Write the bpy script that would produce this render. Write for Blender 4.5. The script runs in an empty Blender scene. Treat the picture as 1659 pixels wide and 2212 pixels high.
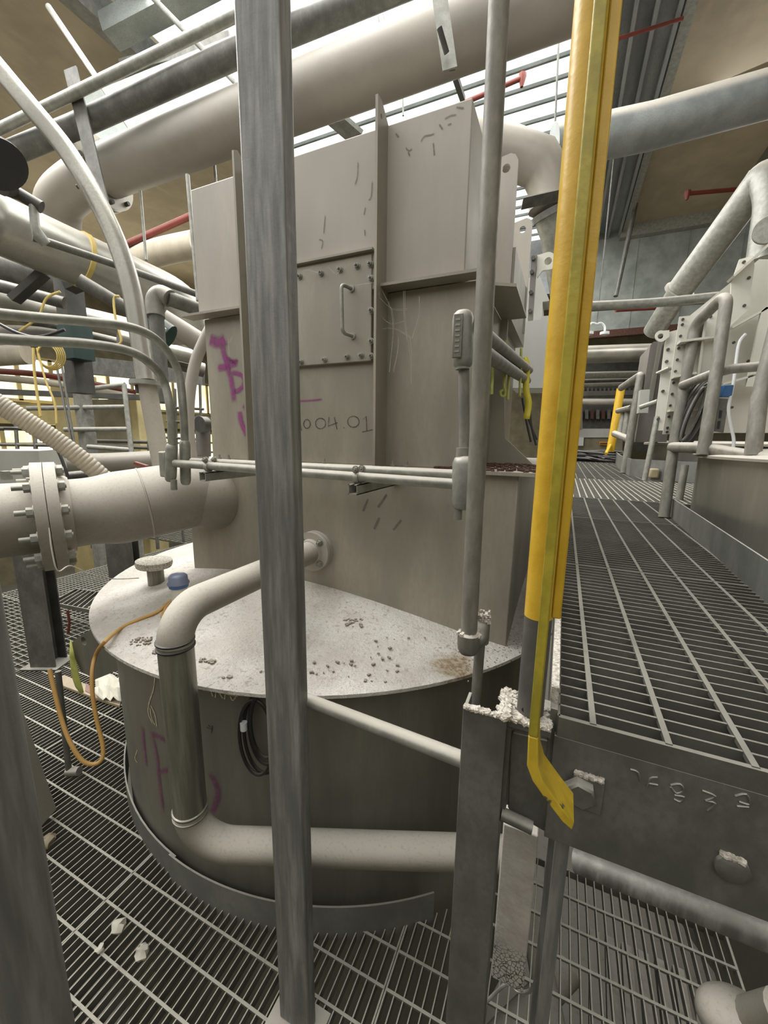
import bpy, bmesh, math, random
import numpy as np
from mathutils import Vector, Matrix
random.seed(7)
PI = math.pi
# ---------------------------------------------------------------- camera
FOC, PITCH, ROLL, YAW = 860.0, 0.1824, 0.01308, 0.417
CAMP = Vector((0, 0, 1.63))
fw = Vector((-math.sin(YAW)*math.cos(PITCH), math.cos(YAW)*math.cos(PITCH), -math.sin(PITCH)))
r0 = Vector((math.cos(YAW), math.sin(YAW), 0)); u0 = r0.cross(fw)
rt = r0*math.cos(ROLL)+u0*math.sin(ROLL); up = -r0*math.sin(ROLL)+u0*math.cos(ROLL)
sc = bpy.context.scene
cd = bpy.data.cameras.new('camera'); cam = bpy.data.objects.new('camera', cd); sc.collection.objects.link(cam)
cd.sensor_fit = 'VERTICAL'; cd.sensor_height = 36; cd.lens = FOC/2212*36; cd.clip_start = 0.02; cd.clip_end = 200
cam.matrix_world = Matrix(((rt.x, up.x, -fw.x, 0), (rt.y, up.y, -fw.y, 0), (rt.z, up.z, -fw.z, CAMP.z), (0, 0, 0, 1)))
sc.camera = cam
# ---------------------------------------------------------------- world, exposure
sc.view_settings.view_transform = 'Standard'; sc.view_settings.look = 'None'
sc.view_settings.gamma = 1; sc.view_settings.use_curve_mapping = False
sc.view_settings.exposure = 0.62
wd = bpy.data.worlds.new('world'); sc.world = wd; wd.use_nodes = True
wd.node_tree.nodes['Background'].inputs[0].default_value = (1.0, 0.99, 0.965, 1)
wd.node_tree.nodes['Background'].inputs[1].default_value = 1.05
def area(name, loc, target, sx, sy, power, col=(1, .99, .965)):
    l = bpy.data.lights.new(name, 'AREA'); l.shape = 'RECTANGLE'; l.size = sx; l.size_y = sy; l.energy = power; l.color = col
    o = bpy.data.objects.new(name, l); sc.collection.objects.link(o); o.location = loc
    o.rotation_euler = (Vector(target)-Vector(loc)).to_track_quat('-Z', 'Y').to_euler(); return o
area('skylight_daylight', (-2.4, 5.5, 6.45), (-2.4, 5.5, 0), 4.6, 10, 540)
area('hatch_daylight', (-4.6, 1.2, 6.2), (-1.2, 1.6, 1.2), 2.2, 3.0, 200)
area('aisle_fill', (3.2, 8.5, 5.9), (2.2, 5, 1), 3, 4, 150)  # fill lamp added under the closed ceiling boards to brighten the right side
area('window_daylight', (-13.4, 8, 2.6), (-4, 4, 1.5), 8, 3, 260, (1, .93, .72))
# ---------------------------------------------------------------- pixel -> point helpers
def ray(x, y): return rt*((x-829.5)/FOC) - up*((y-1106)/FOC) + fw
def U(x, y, ax, v):
    d = ray(x, y); return CAMP + d*((v-CAMP[ax])/d[ax])
def D(x, y, dep): return CAMP + ray(x, y)*dep
def UZ(x, y, z): return U(x, y, 2, z)
def UY(x, y, v): return U(x, y, 1, v)
def UX(x, y, v): return U(x, y, 0, v)
def zat(X, Y, py):
    k = 1106-py; a = Vector((X, Y, 0)); n = k*a.dot(fw)-FOC*a.dot(up); dn = FOC*up.z-k*fw.z
    return CAMP.z + n/dn
def UC(x, y, cx, cy, R):
    d = ray(x, y); a = d.x**2+d.y**2; b = -2*(cx*d.x+cy*d.y); c = cx*cx+cy*cy-R*R
    t = (-b-math.sqrt(max(0, b*b-4*a*c)))/(2*a); return CAMP+d*t
# ---------------------------------------------------------------- materials
def lin(h):
    h = h.lstrip('#'); o = []
    for i in (0, 2, 4):
        c = int(h[i:i+2], 16)/255; o.append(c/12.92 if c <= .04045 else ((c+.055)/1.055)**2.4)
    return (*o, 1)
class NT:
    def __init__(s, name):
        s.m = bpy.data.materials.new(name); s.m.use_nodes = True; s.t = s.m.node_tree; s.b = s.t.nodes['Principled BSDF']
        s.pos = s.n('ShaderNodeNewGeometry')
    def n(s, ty, **k):
        x = s.t.nodes.new(ty)
        for a, v in k.items(): setattr(x, a, v)
        return x
    def l(s, a, b): s.t.links.new(a, b)
    def vec(s, sx, sy, sz):
        m = s.n('ShaderNodeMapping'); m.inputs['Scale'].default_value = (sx, sy, sz); s.l(s.pos.outputs['Position'], m.inputs[0]); return m.outputs[0]
    def noise(s, scale, det=4, st=(1, 1, 1), rough=.6):
        n = s.n('ShaderNodeTexNoise'); n.inputs['Scale'].default_value = scale; n.inputs['Detail'].default_value = det; n.inputs['Roughness'].default_value = rough
        s.l(s.vec(*st), n.inputs['Vector']); return n.outputs['Fac']
    def vor(s, scale, st=(1, 1, 1), feat='F1', out='Distance'):
        n = s.n('ShaderNodeTexVoronoi'); n.feature = feat; n.inputs['Scale'].default_value = scale; s.l(s.vec(*st), n.inputs['Vector']); return n.outputs[out]
    def rng(s, v, a, b, c=0, d=1):
        n = s.n('ShaderNodeMapRange'); n.interpolation_type = 'SMOOTHSTEP'
        for i, q in enumerate((a, b, c, d)): n.inputs[i+1].default_value = q
        s.l(v, n.inputs[0]); return n.outputs[0]
    def mix(s, f, a, b):
        n = s.n('ShaderNodeMix', data_type='RGBA')
        if isinstance(f, float): n.inputs[0].default_value = f
        else: s.l(f, n.inputs[0])
        for i, q in ((6, a), (7, b)):
            if isinstance(q, tuple): n.inputs[i].default_value = q
            else: s.l(q, n.inputs[i])
        return n.outputs[2]
    def math(s, op, a, b=None):
        n = s.n('ShaderNodeMath', operation=op)
        for i, q in enumerate((a, b)):
            if q is None: continue
            if isinstance(q, (int, float)): n.inputs[i].default_value = q
            else: s.l(q, n.inputs[i])
        return n.outputs[0]
    def up(s):
        x = s.n('ShaderNodeSeparateXYZ'); s.l(s.pos.outputs['Normal'], x.inputs[0]); return x.outputs[2]
    def dust(s, col, dcol, amount=1.0, scale=30, lo=.2, hi=.75):
        f = s.rng(s.up(), lo, hi); n = s.rng(s.noise(scale, 5), .3, .48, .72, 1)
        f = s.math('MULTIPLY', s.math('MULTIPLY', f, n), amount); return s.mix(f, col, dcol), f
    def bump(s, h, st=.3, dist=.002):
        b = s.n('ShaderNodeBump'); b.inputs['Strength'].default_value = st; b.inputs['Distance'].default_value = dist; s.l(h, b.inputs['Height']); s.l(b.outputs[0], s.b.inputs['Normal'])
    def fin(s, col, rough=.6, metal=0.):
        if isinstance(col, tuple): s.b.inputs['Base Color'].default_value = col
        else: s.l(col, s.b.inputs['Base Color'])
        if isinstance(rough, float): s.b.inputs['Roughness'].default_value = rough
        else: s.l(rough, s.b.inputs['Roughness'])
        s.b.inputs['Metallic'].default_value = metal; return s.m
DUST = lin('cac4b8')
def steel(name, a, b, rough=.45, metal=.3, dust=.8, st=(1, 1, .25), sc_=6, dcol=DUST, blotch=.5, dlo=.2, dhi=.75, dsc=30, bs=.25):
    t = NT(name); c = t.mix(t.rng(t.noise(sc_, 6, st), .3, .7), lin(a), lin(b))
    fine = t.rng(t.noise(90, 3, st), .35, .75, 0, blotch); c = t.mix(fine, c, lin(a))
    f = None
    if dust: c, f = t.dust(c, dcol, dust, dsc, dlo, dhi)
    r = t.math('ADD', t.math('MULTIPLY', t.noise(sc_*2, 3), .25), rough-.1)
    if f is not None: r = t.math('MAXIMUM', r, f)
    t.bump(t.noise(160, 4), bs, .0015); return t.fin(c, r, metal)
M = {}
M['galv'] = steel('galvanised steel', '62625f', '989793', .5, .2, .35, (1, 1, .09), 26, blotch=.75)
M['galvd'] = steel('dull dark galvanised steel', '555550', '73726b', .55, .2, .55, (1, 1, .6), 12)
M['galvl'] = steel('light galvanised conduit', '85857d', 'a3a299', .45, .35, .8, (1, 1, 1), 20)
M['tube'] = steel('weathered galvanised tube', '706d65', '8e8a80', .55, .15, .8, (1, 1, .4), 25)
M['grate'] = steel('dusty galvanised grating', '57554d', '716e64', .7, 0., .9, (1, 1, 1), 8, dlo=.6, dhi=.9, dcol=lin('b9b5a8'))
M['grated'] = steel('dirty walkway grating', '4e4d46', '66645b', .75, 0., .6, (1, 1, 1), 5, dlo=.6, dhi=.9, dcol=lin('989488'), dsc=14)
M['kerb'] = steel('grey kerb plate', '6a6b68', '7f7f79', .6, .1, .6, (1, 1, .5), 10)
M['steel'] = steel('dusty stainless plate', 'a09a90', 'b4aea3', .55, .12, .75, (1, 1, .25), 2.4, blotch=.25, bs=.12)
M['steell'] = steel('stainless plate of lower casing', '8c877a', 'a8a293', .42, .2, .75, (1, 1, .3), 3.5, blotch=.3, bs=.12)
M['shell'] = steel('dull tank shell', '6d6a61', '8f8b80', .42, .35, .6, (1, 1, .15), 3.2, blotch=.2, bs=.1)
M['dpipe'] = steel('dust covered pipe', '7c766a', '938d81', .65, 0., 1.0, (1, 1, 1), 3, dlo=-.3, dhi=.8, dsc=120, bs=.5)
M['ventpipe'] = steel('large painted vent pipe', '8a857b', 'a09a8f', .5, .1, .6, (1, 1, 1), 1.6, dlo=0, dhi=.9, bs=.1, blotch=.15)
M['spool'] = steel('brushed steel spool', '6f6c61', '9c998d', .35, .55, .4, (1, 1, .08), 30, blotch=.6)
M['clad'] = steel('silver pipe cladding', '8f8d84', 'b5b2a6', .32, .55, .85, (1, 1, 1), 2.0, dsc=18, dlo=.3, dhi=.8)
M['bluepipe'] = steel('dust topped galvanised duct', '7d8281', '9da09e', .6, .05, 1.0, (1, 1, 1), 4, dlo=.1, dhi=.5, blotch=.5, bs=.6)
M['dark'] = steel('dark steel', '3b3a36', '504f49', .6, .1, .5, (1, 1, 1), 9)
M['white'] = steel('off white painted steel', 'c4c2b6', 'd3d1c6', .5, 0., .5, (1, 1, .3), 4, blotch=.15)
M['lightbox'] = steel('pale grey cabinet paint', 'a9a9a3', 'b8b8b1', .5, 0., .6, (1, 1, .3), 4, blotch=.15)
M['brownpl'] = steel('brownish grey plate', '65605a', '76716a', .55, .1, .7, (1, 1, .3), 4)
M['sheet'] = steel('galvanised roof sheet', '7f8580', 'a5aaa4', .5, .2, 0, (1, 1, 1), 3.0, blotch=.7)
M['sheetd'] = steel('grimy roof gutter sheet', '7f8284', '9fa2a1', .55, .15, 0, (1, .2, 1), 4, blotch=.6)
M['cream'] = steel('yellowed column paint', 'b5a676', 'cfc08e', .7, 0., 0, (1, 1, 1), 3)
M['brick'] = steel('dim wall', '6e6854', '8a836b', .8, 0., 0, (1, 1, 1), 3)
M['red'] = steel('red sprinkler paint', '652a20', '7c3426', .5, 0., .3)
M['green'] = steel('dark green paint', '16302c', '24423c', .4, 0., .3)
M['white2'] = steel('white plastic', 'cfd2d2', 'dadcdc', .4, 0., .2)
M['blue'] = steel('blue plastic', '29507f', '3b689b', .35, 0., .3)
M['rubber'] = steel('black cable sheath', '1b1b1b', '2b2a29', .45, 0., .15)
M['ylhose'] = steel('yellow cord', 'bd9048', 'cea35c', .55, 0., .1)
M['ylrope'] = steel('pale yellow rope', 'bfa75a', 'd2bb6e', .6, 0., .1)
M['card'] = steel('cardboard', '9c8c70', 'b0a184', .8, 0., .2)
M['paper'] = steel('crumpled pale sheet', 'c9c5b5', 'dbd7c8', .8, 0., .3)
M['hose'] = steel('ribbed ivory hose', 'a39a88', 'b8ae9b', .55, 0., .8)
M['rust'] = steel('rusty dirt', '3f2a22', '6a4a3c', .9, 0., .25, (1, 1, 1), 40)
M['orange'] = steel('orange sign', 'd08a1c', 'dd982a', .5, 0., 0)
def m_crumb():
    t = NT('crumbly dust'); c = t.mix(t.rng(t.noise(140, 4), .35, .6), lin('a79d90'), lin('dcd6ca'))
    t.bump(t.noise(120, 5), .9, .006); return t.fin(c, .95)
M['crumb'] = m_crumb()
def m_yellow(name, a, b, chip):
    t = NT(name); c = t.mix(t.rng(t.noise(35, 5, (1, 1, .7)), .35, .65), lin(a), lin(b))
    c = t.mix(t.rng(t.noise(26, 6, (1, 1, .8)), chip, chip+.02), c, lin('50514a'))
    t.bump(t.noise(70, 4), .35, .002); return t.fin(c, .38)
M['yellow'] = m_yellow('glossy yellow paint', 'cda42c', 'd8b038', .72)
M['olive'] = m_yellow('greenish yellow paint', '9a8d2f', 'b3a238', .70)
M['yelfoot'] = m_yellow('worn yellow paint', 'b89c2c', 'cdae35', .635)
def m_lid():
    t = NT('dust layer on tank lid'); c = t.mix(t.rng(t.noise(5, 6), .35, .7), lin('cac4ba'), lin('e0dcd4'))
    sp = t.math('MULTIPLY', t.rng(t.vor(95), .0, .22, 1, 0), t.rng(t.noise(9, 3), .42, .6)); c = t.mix(sp, c, lin('8d857a'))
    g = t.rng(t.noise(230, 3), .6, .68); c = t.mix(g, c, lin('a9a196')); h = t.math('MULTIPLY', t.rng(t.noise(55, 7, (1, 1, 1), .75), .55, .6), t.rng(t.noise(4, 3), .35, .6, .2, .75)); c = t.mix(h, c, lin('9f978b'))
    # brown water stain below the casing corner
    p = UZ(985, 1425, .93); d = t.n('ShaderNodeVectorMath', operation='DISTANCE'); d.inputs[1].default_value = p
    t.l(t.pos.outputs['Position'], d.inputs[0])
    w = t.math('ADD', d.outputs['Value'], t.math('MULTIPLY', t.noise(22, 6), .14)); f = t.rng(w, .12, .16, .9, 0)
    st = t.mix(t.rng(t.noise(70, 5), .4, .6), lin('8a7350'), lin('b5a792')); c = t.mix(f, c, st)
    p2 = UZ(1085, 1400, .93); d2 = t.n('ShaderNodeVectorMath', operation='DISTANCE'); d2.inputs[1].default_value = p2; t.l(t.pos.outputs['Position'], d2.inputs[0])
    f2 = t.math('MULTIPLY', t.rng(d2.outputs['Value'], .1, .28, 1, 0), t.rng(t.vor(75), .1, .3, 1, 0)); c = t.mix(f2, c, lin('6f4a33'))
    t.bump(t.noise(75, 6), 1.0, .009); return t.fin(c, .95)
M['lid'] = m_lid()
def m_crack():
    t = NT('dust crust cracked at the lower end'); e = t.vor(120, (1, 1, .8), 'DISTANCE_TO_EDGE'); sep = t.n('ShaderNodeSeparateXYZ'); t.l(t.pos.outputs['Position'], sep.inputs[0])
    z = t.rng(t.math('ADD', sep.outputs[2], t.math('MULTIPLY', t.noise(12, 4), .25)), .62, .72, 1, 0)
    f = t.math('MULTIPLY', t.rng(e, .03, .1, 1, 0), z); c = t.mix(t.rng(t.noise(14, 5), .3, .7), lin('bab3a8'), lin('d6d0c6'))
    c = t.mix(f, c, lin('57524a')); t.bump(t.noise(90, 4), .5, .003); return t.fin(c, .9)
M['crack'] = m_crack()
def m_ceil():
    t = NT('stained ceiling boards'); c = t.mix(t.rng(t.noise(1.1, 6), .3, .7), lin('9c907b'), lin('b3a68e')); c = t.mix(t.rng(t.noise(5, 5, (1, .3, 1)), .5, .8, 0, .5), c, lin('b8aa90'))
    return t.fin(c, .85)
M['ceil'] = m_ceil()
def m_emit(name, col, s, rib=None):
    t = NT(name); e = t.n('ShaderNodeEmission'); e.inputs[1].default_value = s
    c = t.mix(t.rng(t.noise(1.2, 4), .35, .7), lin(col), lin('ffffff')); t.l(c, e.inputs[0])
    t.l(e.outputs[0], t.t.nodes['Material Output'].inputs[0]); return t.m
M['sky'] = m_emit('daylit translucent roof glazing', 'eaf1ee', 1.0)
M['winy'] = m_emit('daylit yellowed window glazing', 'f2e2a0', 1.35)
def m_mark(name, col, soft, dens):
    t = NT(name); t.m.blend_method = 'BLEND' if hasattr(t.m, 'blend_method') else None
    uv = t.n('ShaderNodeUVMap'); s = t.n('ShaderNodeSeparateXYZ'); t.l(uv.outputs[0], s.inputs[0])
    a = t.math('ABSOLUTE', t.math('SUBTRACT', s.outputs[0], .5)); f = t.rng(a, .5-soft, .5, 1, 0)
    en = t.math('MULTIPLY', t.rng(s.outputs[1], 0, .12), t.rng(s.outputs[1], .88, 1.0, 1, 0)) if soft > .2 else 1.0
    f = t.math('MULTIPLY', t.math('MULTIPLY', f, en), t.rng(t.noise(60, 4), .25, .6, dens*.55, dens))
    t.l(f, t.b.inputs['Alpha']); return t.fin(lin(col), .7)
M['pink'] = m_mark('magenta spray paint', '9c4486', .42, .8)
M['pinkd'] = m_mark('faded magenta spray paint', '84406f', .45, .62)
M['pen'] = m_mark('marker pen', '2e2a28', .15, .9)
M['scratch'] = m_mark('pale scratches', 'cfc6a4', .2, .95)
M['scrape'] = m_mark('scraped metal', '6f6a5e', .3, .75)
t = NT('cobweb thread'); t.b.inputs['Alpha'].default_value = .45; M['web'] = t.fin(lin('cfc9bd'), .9)
t = NT('translucent yellow green tape'); t.b.inputs['Alpha'].default_value = .93; t.b.inputs['Subsurface Weight'].default_value = .1; M['tape'] = t.fin(t.mix(t.rng(t.noise(25, 3), .3, .7), lin('a3ac58'), lin('c3c46a')), .45)
t = NT('bright yellow warning tape'); M['tapey'] = t.fin(lin('d8c93a'), .45)
t = NT('clear blue tinted plastic'); t.b.inputs['Transmission Weight'].default_value = .35; M['clearcap'] = t.fin(lin('8d95ad'), .35)
# ---------------------------------------------------------------- mesh helpers
def bmn(): return bmesh.new()
def add_box(bm, c, s, rot=None):
    c = Vector(c); vs = []
    for dx in (-.5, .5):
        for dy in (-.5, .5):
            for dz in (-.5, .5):
                v = Vector((dx*s[0], dy*s[1], dz*s[2])); v = rot @ v if rot else v; vs.append(bm.verts.new(c+v))
    for f in ((0, 1, 3, 2), (4, 6, 7, 5), (0, 4, 5, 1), (2, 3, 7, 6), (0, 2, 6, 4), (1, 5, 7, 3)): bm.faces.new([vs[i] for i in f])
    return bm
def bx(bm, x0, x1, y0, y1, z0, z1): return add_box(bm, ((x0+x1)/2, (y0+y1)/2, (z0+z1)/2), (abs(x1-x0), abs(y1-y0), abs(z1-z0)))
def beam(bm, a, b, w, h, upv=(0, 0, 1), w2=None):
    a, b = Vector(a), Vector(b); d = (b-a); L = d.length; d.normalize(); s = d.cross(Vector(upv)); s.normalize(); t_ = s.cross(d)
    return add_box(bm, (a+b)/2, (w, L, h), Matrix((s, d, t_)).transposed())
def fillet(P, r, n=7):
    P = [Vector(p) for p in P]
    if len(P) < 3: return P
    rs = r if isinstance(r, (list, tuple)) else [r]*(len(P)-2); out = [P[0]]
    for i in range(1, len(P)-1):
        a, b, c = P[i-1], P[i], P[i+1]; u = (a-b); v = (c-b); lu, lv = u.length, v.length; u.normalize(); v.normalize()
        ang = u.angle(v); t_ = min(rs[i-1]/max(math.tan(ang/2), 1e-3), lu*.48, lv*.48); p0, p1 = b+u*t_, b+v*t_
        for k in range(n+1):
            q = k/n; out.append(p0*(1-q)**2+b*2*q*(1-q)+p1*q*q)
    out.append(P[-1]); return out
def tube(bm, P, r, seg=16, cap=True, hollow=0):
    P = [Vector(p) for p in P]; rs = r if isinstance(r, (list, tuple)) else [r]*len(P)
    rings = []; nrm = None
    for i, p in enumerate(P):
        d = (P[min(i+1, len(P)-1)]-P[max(i-1, 0)]); d.normalize()
        if nrm is None: nrm = d.orthogonal().normalized()
        else:
            nrm = nrm-d*nrm.dot(d)
            nrm = nrm.normalized() if nrm.length > 1e-6 else d.orthogonal().normalized()
        b = d.cross(nrm); rings.append([bm.verts.new(p+(nrm*math.cos(2*PI*k/seg)+b*math.sin(2*PI*k/seg))*rs[i]) for k in range(seg)])
    for A, B in zip(rings, rings[1:]):
        for k in range(seg):
            f = bm.faces.new((A[k], A[(k+1) % seg], B[(k+1) % seg], B[k])); f.smooth = True
    if cap:
        bm.faces.new(rings[0][::-1]); bm.faces.new(rings[-1])
    return bm
def lathe(bm, base, axis, prof, seg=32):
    base = Vector(base); axis = Vector(axis).normalized(); n = axis.orthogonal().normalized(); b = axis.cross(n); R = []
    for (h, r) in prof:
        R.append([bm.verts.new(base+axis*h+(n*math.cos(2*PI*k/seg)+b*math.sin(2*PI*k/seg))*max(r, 1e-4)) for k in range(seg)])
    for A, B in zip(R, R[1:]):
        for k in range(seg): bm.faces.new((A[k], A[(k+1) % seg], B[(k+1) % seg], B[k]))
    bm.faces.new(R[0][::-1]); bm.faces.new(R[-1]); return bm
def prism(bm, pts, off):
    off = Vector(off); A = [bm.verts.new(Vector(p)) for p in pts]; B = [bm.verts.new(Vector(p)+off) for p in pts]; n = len(A)
    bm.faces.new(A); bm.faces.new(B[::-1])
    for i in range(n): bm.faces.new((A[(i+1) % n], A[i], B[i], B[(i+1) % n]))
    return bm
def plate_hole(bm, pts, hc, hr, off, n=20):
    """flat plate outline pts (coplanar) with a round hole at hc"""
    off = Vector(off); hc = Vector(hc); nn = off.normalized(); e1 = nn.orthogonal().normalized(); e2 = nn.cross(e1)
    outer = []
    P = [Vector(p) for p in pts]
    for k in range(n):
        d = e1*math.cos(2*PI*k/n)+e2*math.sin(2*PI*k/n); best = None
        for i in range(len(P)):
            a, b = P[i], P[(i+1) % len(P)]; ab = b-a; den = d.cross(ab).dot(nn)
            if abs(den) < 1e-9: continue
            t_ = (a-hc).cross(ab).dot(nn)/den; s_ = (a-hc).cross(d).dot(nn)/den
            if t_ > 0 and -1e-6 <= s_ <= 1+1e-6: best = t_ if best is None else max(best, t_)
        outer.append((math.atan2(d.dot(e2), d.dot(e1)) % (2*PI), hc+d*(best or hr*2)))
    for p in P:
        q = p-hc; outer.append((math.atan2(q.dot(e2), q.dot(e1)) % (2*PI), p))
    outer.sort(key=lambda q: q[0]); ring = []
    for o_ in (Vector(), off):
        O = [bm.verts.new(p+o_) for a, p in outer]; I = [bm.verts.new(hc+(e1*math.cos(a)+e2*math.sin(a))*hr+o_) for a, p in outer]; ring.append((O, I)); m = len(O)
        for k in range(m): bm.faces.new((O[k], O[(k+1) % m], I[(k+1) % m], I[k]))
    (O, I), (O2, I2) = ring
    for k in range(m):
        bm.faces.new((O[k], O2[k], O2[(k+1) % m], O[(k+1) % m])); bm.faces.new((I[k], I[(k+1) % m], I2[(k+1) % m], I2[k]))
    return bm
def obj(name, bm, m, parent=None, bevel=0, sharp=40, loc=None):
    bmesh.ops.recalc_face_normals(bm, faces=bm.faces[:])
    for f in bm.faces: f.smooth = True
    for e in bm.edges:
        if len(e.link_faces) == 2 and e.calc_face_angle(0) > math.radians(sharp): e.smooth = False
    if parent is not None:
        w = Vector(parent.location); q = parent.parent
        while q is not None: w = w+q.location; q = q.parent
        bmesh.ops.translate(bm, verts=bm.verts[:], vec=-w); base = Vector()
    else:
        xs = [v.co for v in bm.verts]; base = Vector(loc) if loc else Vector(((min(v.x for v in xs)+max(v.x for v in xs))/2, (min(v.y for v in xs)+max(v.y for v in xs))/2, min(v.z for v in xs)))
        bmesh.ops.translate(bm, verts=bm.verts[:], vec=-base)
    me = bpy.data.meshes.new(name); bm.to_mesh(me); bm.free(); me.materials.append(M[m] if isinstance(m, str) else m)
    o = bpy.data.objects.new(name, me); sc.collection.objects.link(o); o.parent = parent; o.location = base
    if bevel:
        md = o.modifiers.new('bevel', 'BEVEL'); md.width = bevel; md.segments = 2; md.limit_method = 'ANGLE'; md.angle_limit = math.radians(50)
    return o
def thing(name, label, cat, loc, group=None):
    o = bpy.data.objects.new(name, None); sc.collection.objects.link(o); o.location = loc; o['label'] = label; o['category'] = cat; o.empty_display_size = .05
    if group: o['group'] = group
    return o
def tag(o, label, cat, group=None):
    o['label'] = label; o['category'] = cat
    if group: o['group'] = group
    return o
def struct(name, bm, m, **k):
    o = obj(name, bm, m, **k); o['kind'] = 'structure'; return o
def lab(o, l): o['label'] = l; return o
def tube_thing(name, P, r, m, label, cat, fil=0, group=None, seg=16):
    return tag(obj(name, tube(bmn(), fillet(P, fil) if fil else P, r, seg), m), label, cat, group)
def hexbolt(bm, p, ax, r=.012, h=.01, stud=.02, rs=.006):
    ax = Vector(ax).normalized(); p = Vector(p); lathe(bm, p, ax, [(0, r*1.35), (.003, r*1.35)], 16); lathe(bm, p+ax*.003, ax, [(0, r), (h, r)], 6); lathe(bm, p+ax*(h+.003), ax, [(0, rs), (stud, rs)], 10); return bm
def ribbon(bm, P, N, w):
    uvl = bm.loops.layers.uv.verify(); P = [Vector(p) for p in P]; L = []; ac = [0]
    for a, b in zip(P, P[1:]): ac.append(ac[-1]+(b-a).length)
    for i, p in enumerate(P):
        d = (P[min(i+1, len(P)-1)]-P[max(i-1, 0)]).normalized(); n = N(p) if callable(N) else Vector(N); s = d.cross(n).normalized()
        L.append((bm.verts.new(p+s*w/2), bm.verts.new(p-s*w/2)))
    for i in range(len(P)-1):
        f = bm.faces.new((L[i][0], L[i][1], L[i+1][1], L[i+1][0]))
        for lp, uv in zip(f.loops, ((0, ac[i]), (1, ac[i]), (1, ac[i+1]), (0, ac[i+1]))): lp[uvl].uv = (uv[0], uv[1]/ac[-1])
    return bm
def smooth_pts(P, n=6):
    P = [Vector(p) for p in P]; out = []
    for i in range(len(P)-1):
        a, b, c, d = P[max(i-1, 0)], P[i], P[i+1], P[min(i+2, len(P)-1)]
        for k in range(n):
            t_ = k/n; out.append(.5*((2*b)+(c-a)*t_+(2*a-5*b+4*c-d)*t_*t_+(3*b-a-3*c+d)*t_**3))
    out.append(P[-1]); return out
# ================================================================ SETTING
WK = 1.19                                   # walkway level above the lower floor
TC = Vector((-1.12, 1.94, 0)); TR = 1.12    # near tank axis and radius
T2 = Vector((1.85, 2.66, 0)); T2R = 1.15    # second tank, right of the walkway
def clip_out(a, b, c, R):
    """pieces of the straight piece a-b outside the circle"""
    a, b = Vector(a), Vector(b); d = b-a; f = a-Vector((c.x, c.y, a.z)); A = d.x**2+d.y**2; B = 2*(f.x*d.x+f.y*d.y); C = f.x**2+f.y**2-R*R; q = B*B-4*A*C
    if q <= 0: return [(a, b)]
    t1, t2 = (-B-math.sqrt(q))/(2*A), (-B+math.sqrt(q))/(2*A); out = []
    if t2 <= 0 or t1 >= 1: return [(a, b)]
    if t1 > 0: out.append((a, a+d*t1))
    if t2 < 1: out.append((a+d*t2, b))
    return out
def grating(x0, x1, y0, y1, z, along, pitch, cross, depth=.03, tb=.0035, tc=.008, clips=(), band=True):
    bm = bmn(); lo, hi = (x0, x1) if along == 'Y' else (y0, y1); n = int(round((hi-lo)/pitch))
    def put(a, b, w, h, zt):
        segs = [(Vector(a), Vector(b))]
        for c, R in clips: segs = [s for p, q in segs for s in clip_out(p, q, c, R)]
        for p, q in segs:
            if (q-p).length > .01: bx(bm, *( (p.x-w/2, p.x+w/2, p.y, q.y) if abs(p.x-q.x) < 1e-6 else (p.x, q.x, p.y-w/2, p.y+w/2)), zt-h, zt)
    for i in range(n+1):
        v = lo+(hi-lo)*i/n; w = tb*2 if (band and i in (0, n)) else tb
        put(*(((v, y0, z), (v, y1, z)) if along == 'Y' else ((x0, v, z), (x1, v, z))), w, depth, z)
    lo, hi = (y0, y1) if along == 'Y' else (x0, x1); v = lo+cross/2
    while v < hi:
        put(*(((x0, v, z), (x1, v, z)) if along == 'Y' else ((v, y0, z), (v, y1, z))), tc, .008, z+.0015); v += cross
    for v in ((lo, hi) if band else ()):
        put(*(((x0, v, z), (x1, v, z)) if along == 'Y' else ((v, y0, z), (v, y1, z))), tb, depth, z)
    return bm
# lower floor: panels side by side, each a floor surface of its own
KR = 1.264; KC = Vector((-1.088, 2.069, 0)); clipT = [(KC, KR+.004), (T2, T2R+.01)]
for k, (x0, x1, y0, y1, al, p, c) in enumerate([(-1.35, -.355, .2, 1.6, 'Y', .0285, .1), (-.35, .64, .2, 1.45, 'Y', .0285, .1), (-2.35, -1.355, .2, 1.85, 'Y', .0285, .1), (-3.35, -2.355, .2, 1.9, 'Y', .0285, .1),
                                               (-2.9, -2.0, 1.95, 4.2, 'X', .033, .066), (-5.2, -2.92, 1.95, 4.2, 'X', .033, .066), (-9.5, -2.0, 4.22, 8.6, 'X', .05, .1), (-7.5, -3.37, -.2, 1.93, 'X', .04, .1), (-2.0, .02, 3.2, 6.5, 'X', .05, .1)]):
    f = struct('floor', grating(x0, x1, y0, y1, 0, al, p, c, clips=clipT), 'grate')
bm = bmn(); bx(bm, -16, 7, -3, 18, -2.62, -2.6); struct('floor', bm, steel('dusty ground far below', '2d2b27', '3f3c35', .9, 0, .25, (1, 1, 1), 2))
def pl_walls():
    for nm, b, m in (('wall_left', (-14.2, -14, -3, 18, -2.6, 6.7), 'brick'), ('wall_right', (6.8, 7, -3, 18, -2.6, 6.7), 'brick'), ('wall_back', (-14.2, 7, 17.8, 18, -2.6, 6.7), 'brick'), ('wall_light_block', (-14.2, 7, -3.1, -3, -2.6, 3.2), 'brick')):  # last: unseen low wall added behind the camera to block light from below
        bm = bmn(); bx(bm, *b); struct(nm, bm, m)
pl_walls()
CZ = 6.63
bm = bmn(); bx(bm, -14.2, -5.35, -1.0, 18, CZ, CZ+.15); struct('ceiling', bm, 'ceil')
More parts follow.
